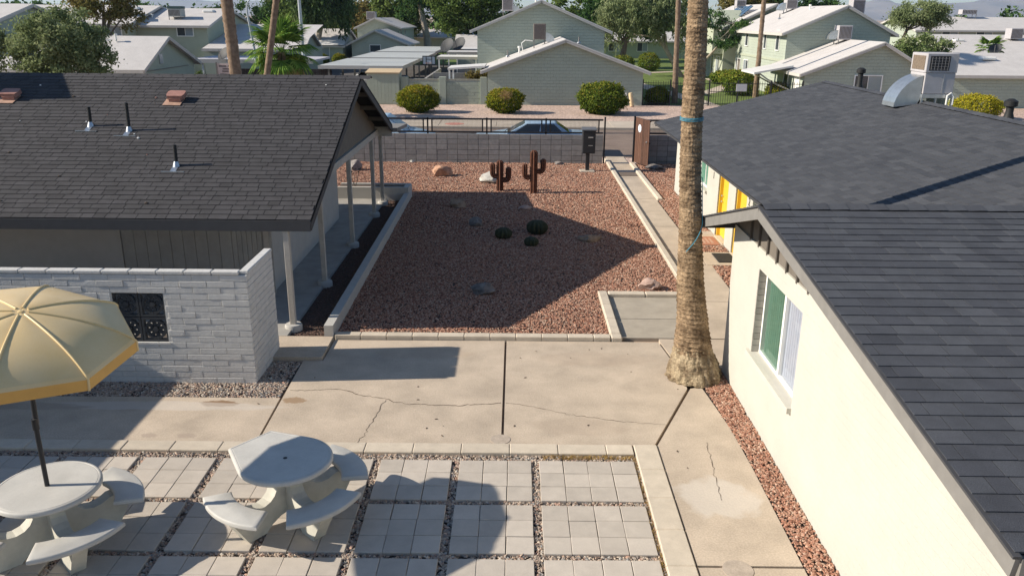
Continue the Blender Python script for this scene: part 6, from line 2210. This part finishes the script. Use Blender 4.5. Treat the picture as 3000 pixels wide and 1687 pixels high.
# lamp and utility poles
SLm = thing('street_lamp', 'grey street lamp with curved arm between the palm trunks', 'street lamp', (-18.45, 60, 0))
MB().tube([(-18.3, 60, 0), (-18.45, 60, 3), (-18.75, 60, 5.6), (-18.72, 60, 6.15), (-18.5, 60, 6.42), (-18.2, 60, 6.5)], [.10, .09, .07, .05, .045, .04], 10).build('pole', M('pole_grey', (.42, .45, .46), .05, 5, .5), SLm, True)
MB().lathe((-18.0, 60, 6.42), [(.05, .14), (.17, .06), (.22, 0), (.05, -.03)], 12).build('lamp_head', m_greym, SLm, True)
up = MB().tube([(-15.5, 62, 0), (-15.6, 62, 9)], [.13, .11], 10).build('utility_pole', MATS['pole_grey'], None, True)
tag(up, 'plain grey pole right of the leaning slender palm', 'pole')
up = MB().tube([(-44, 95, 0), (-44, 95, 9)], [.08, .06], 8).build('antenna_pole', m_black, None, True)
tag(up, 'thin dark pole on the skyline above the left roofs', 'pole')

# ================================================================== CARS


def bevel_mesh(name, mb, mat, parent, w=.06, seg=3):
    bm = bmesh.new()
    off = wloc(parent)
    vs = [bm.verts.new(Vector(v) - off) for v in mb.v]
    for f in mb.f:
        try:
            bm.faces.new([vs[i] for i in f])
        except ValueError:
            pass
    bmesh.ops.recalc_face_normals(bm, faces=bm.faces)
    bmesh.ops.bevel(bm, geom=list(bm.edges), offset=w, segments=seg, affect='EDGES', profile=.6)
    me = bpy.data.meshes.new(name)
    bm.to_mesh(me)
    bm.free()
    me.materials.append(mat)
    me.polygons.foreach_set('use_smooth', [True] * len(me.polygons))
    return link(name, me, parent, off)


def car(label, cx, cy, face, L, W, belt, roof, cab, paint, z0=0.0, group='parked cars', rot=0):
    """side profile along X; face=+1 nose to +X. cab=(A,B,C,D) glasshouse x from the nose"""
    t = thing('parked_car', label, 'car', (cx, cy, z0), group)

    def X(u):
        return cx + face * (L / 2 - u)
    hw = W / 2
    m = MB()
    A, B, C_, D = cab
    prof = [(0, .35), (.02, .62), (.12, .70), (A * .55, belt - .10), (A, belt), (D, belt + .02), (L - .08, belt - .03), (L, .75), (L - .02, .32), (L - .25, .22), (.3, .2)]
    secs = [(-hw * .96, .96), (-hw, 1), (hw, 1), (hw * .96, .96)]
    m.extr([(X(u) - cx, z + z0) for u, z in prof] if face < 0 else [(X(u) - cx, z + z0) for u, z in prof][::-1], (cx, cy, 0), (1, 0, 0), (0, 0, 1), (0, -1, 0), W)
    body = bevel_mesh('body', m, paint, t, .07, 3)
    g = MB()
    i0, i1 = hw - .06, hw - .24
    bt = [(X(A), -i0), (X(D), -i0), (X(D), i0), (X(A), i0)]
    tp = [(X(B), -i1), (X(C_), -i1), (X(C_), i1), (X(B), i1)]
    vs = [(x, cy + y, z0 + belt - .03) for x, y in bt] + [(x, cy + y, z0 + roof) for x, y in tp]
    g.add(vs, [(3, 2, 1, 0), (4, 5, 6, 7), (0, 1, 5, 4), (1, 2, 6, 5), (2, 3, 7, 6), (3, 0, 4, 7)])
    bevel_mesh('cabin', g, paint, t, .05, 3)

    def pane(nm, idx, a, b, c, d, off):
        p = [Vector(vs[i]) for i in idx]
        def bil(u, v):
            return p[0].lerp(p[1], u).lerp(p[3].lerp(p[2], u), v)
        n = (p[1] - p[0]).cross(p[3] - p[0]).normalized()
        cc = Vector((cx, cy, z0 + belt))
        if n.dot(p[0] - cc) < 0:
            n = -n
        q = [bil(a, c) + n * off, bil(b, c) + n * off, bil(b, d) + n * off, bil(a, d) + n * off]
        MB().add(q + [k - n * .01 for k in q], [(0, 1, 2, 3), (0, 4, 5, 1), (1, 5, 6, 2), (2, 6, 7, 3), (3, 7, 4, 0)]).build(nm, m_carglass, t)
    pane('windshield', (3, 0, 4, 7), .06, .94, .12, .93, .006)
    pane('rear_window', (1, 2, 6, 5), .06, .94, .15, .92, .006)
    for ids in ((0, 1, 5, 4), (2, 3, 7, 6)):
        sp = (.08, .50, .53, .90) if ids[0] == 0 else (.10, .47, .50, .92)
        pane('side_window', ids, sp[0], sp[1], .18, .90, .006)
        pane('side_window', ids, sp[2], sp[3], .18, .90, .006)
    for u in (.85, L - .95):
        for sy in (-1, 1):
            w_ = MB().tube([(X(u), cy + sy * (hw - .20), z0 + .31), (X(u), cy + sy * (hw + .004), z0 + .31)], .31, 22).build('wheel', m_tyre, t, True)
            MB().tube([(X(u), cy + sy * (hw + .001), z0 + .31), (X(u), cy + sy * (hw + .016), z0 + .31)], .19, 16).build('rim', m_steel, w_)
    for sy in (-1, 1):
        MB().cbox(X(.0) - .03, X(.0) + .03, cy + sy * (hw - .35) - .17, cy + sy * (hw - .35) + .17, z0 + .52, z0 + .64, .02).build('headlight', m_panec, t)
        MB().cbox(X(L) - .03, X(L) + .03, cy + sy * (hw - .3) - .17, cy + sy * (hw - .3) + .17, z0 + .60, z0 + .74, .02).build('tail_light', M('tail_red', (.45, .02, .02), .05, 5, .3), t)
        MB().cbox(X(A + .35) - .08, X(A + .35) + .08, cy + sy * (hw + .03) - .06, cy + sy * (hw + .03) + .06, z0 + belt, z0 + belt + .12, .02).build('mirror', paint, t)
    MB().bar((X(A - .04), cy - .5, z0 + belt + .03), (X(A + .1), cy + .1, z0 + belt + .08), .02, .02).build('wiper', m_black, t)
    return t


m_carb = M('pale_blue_car_paint', (.40, .53, .66), .02, 3, .22, spec=.6)
car('pale blue sedan parked behind the middle of the street fence', .70, 34.85, -1, 5.0, 1.80, .88, 1.33, (1.35, 2.25, 3.45, 4.15), m_carb, -.02)
car('pale blue car with tall cabin parked behind the porch roof corner', -5.75, 34.85, 1, 4.8, 1.82, .95, 1.55, (1.10, 2.0, 3.7, 4.5), m_carb, -.02)
car('white car with red tail lights under the nearest carport', -11.6, 65.0, -1, 4.6, 1.8, .9, 1.42, (1.2, 2.1, 3.4, 4.1), m_carw, -.03, None)
car('dark blue car under the carport behind the shed', -9.0, 60.5, -1, 4.6, 1.8, .9, 1.42, (1.2, 2.1, 3.4, 4.1), M('blue_car_paint', (.05, .09, .16), .03, 3, .25, spec=.6), -.03, None)

# ================================================================== MOUNTAINS AND HAZE
xs = np.arange(-8600, 8601, 60.0)
ys = np.linspace(7000, 9200, 15)
prof = np.interp(xs, [-8600, -5200, -3700, -3120, -2720, -2400, -1500, 0, 1500, 2600, 3040, 3290, 3520, 3900, 4390, 4650, 5200, 6500, 8600],
                 [60, 70, 95, 150, 128, 118, 70, 55, 60, 80, 120, 185, 140, 150, 190, 255, 300, 190, 120])
vs = []
for j, y in enumerate(ys):
    t = j / (len(ys) - 1)
    env = math.sin(math.pi * min(1, t * 1.1)) ** .8 if t < .91 else 0
    for i, x in enumerate(xs):
        nn = noise.fractal(Vector((x / 420, y / 420, 0)), 1.0, 2.1, 6)
        vs.append((x, y, -2 + max(0, prof[i] * env * (1 + .30 * nn))))
n = len(xs)
fs = [(j * n + i, j * n + i + 1, (j + 1) * n + i + 1, (j + 1) * n + i) for j in range(len(ys) - 1) for i in range(n - 1)]
mo = npmesh('mountains', vs, fs, m_mount, None, None, True)
mo['kind'] = 'structure'

hz = MB().box(-9400, 9400, -420, 9800, -4.0, 460).build('haze', m_white)
hm = bpy.data.materials.new('haze_air')
hm.use_nodes = True
hn = hm.node_tree.nodes
hn.clear()
pv = hn.new('ShaderNodeVolumePrincipled')
pv.inputs['Color'].default_value = (.58, .77, 1.0, 1)
pv.inputs['Density'].default_value = 1.0e-4
pv.inputs['Anisotropy'].default_value = .2
ho = hn.new('ShaderNodeOutputMaterial')
hm.node_tree.links.new(pv.outputs[0], ho.inputs['Volume'])
hz.data.materials.clear()
hz.data.materials.append(hm)
tag(hz, 'pale blue air between the camera and the mountains', 'haze', None, 'stuff')
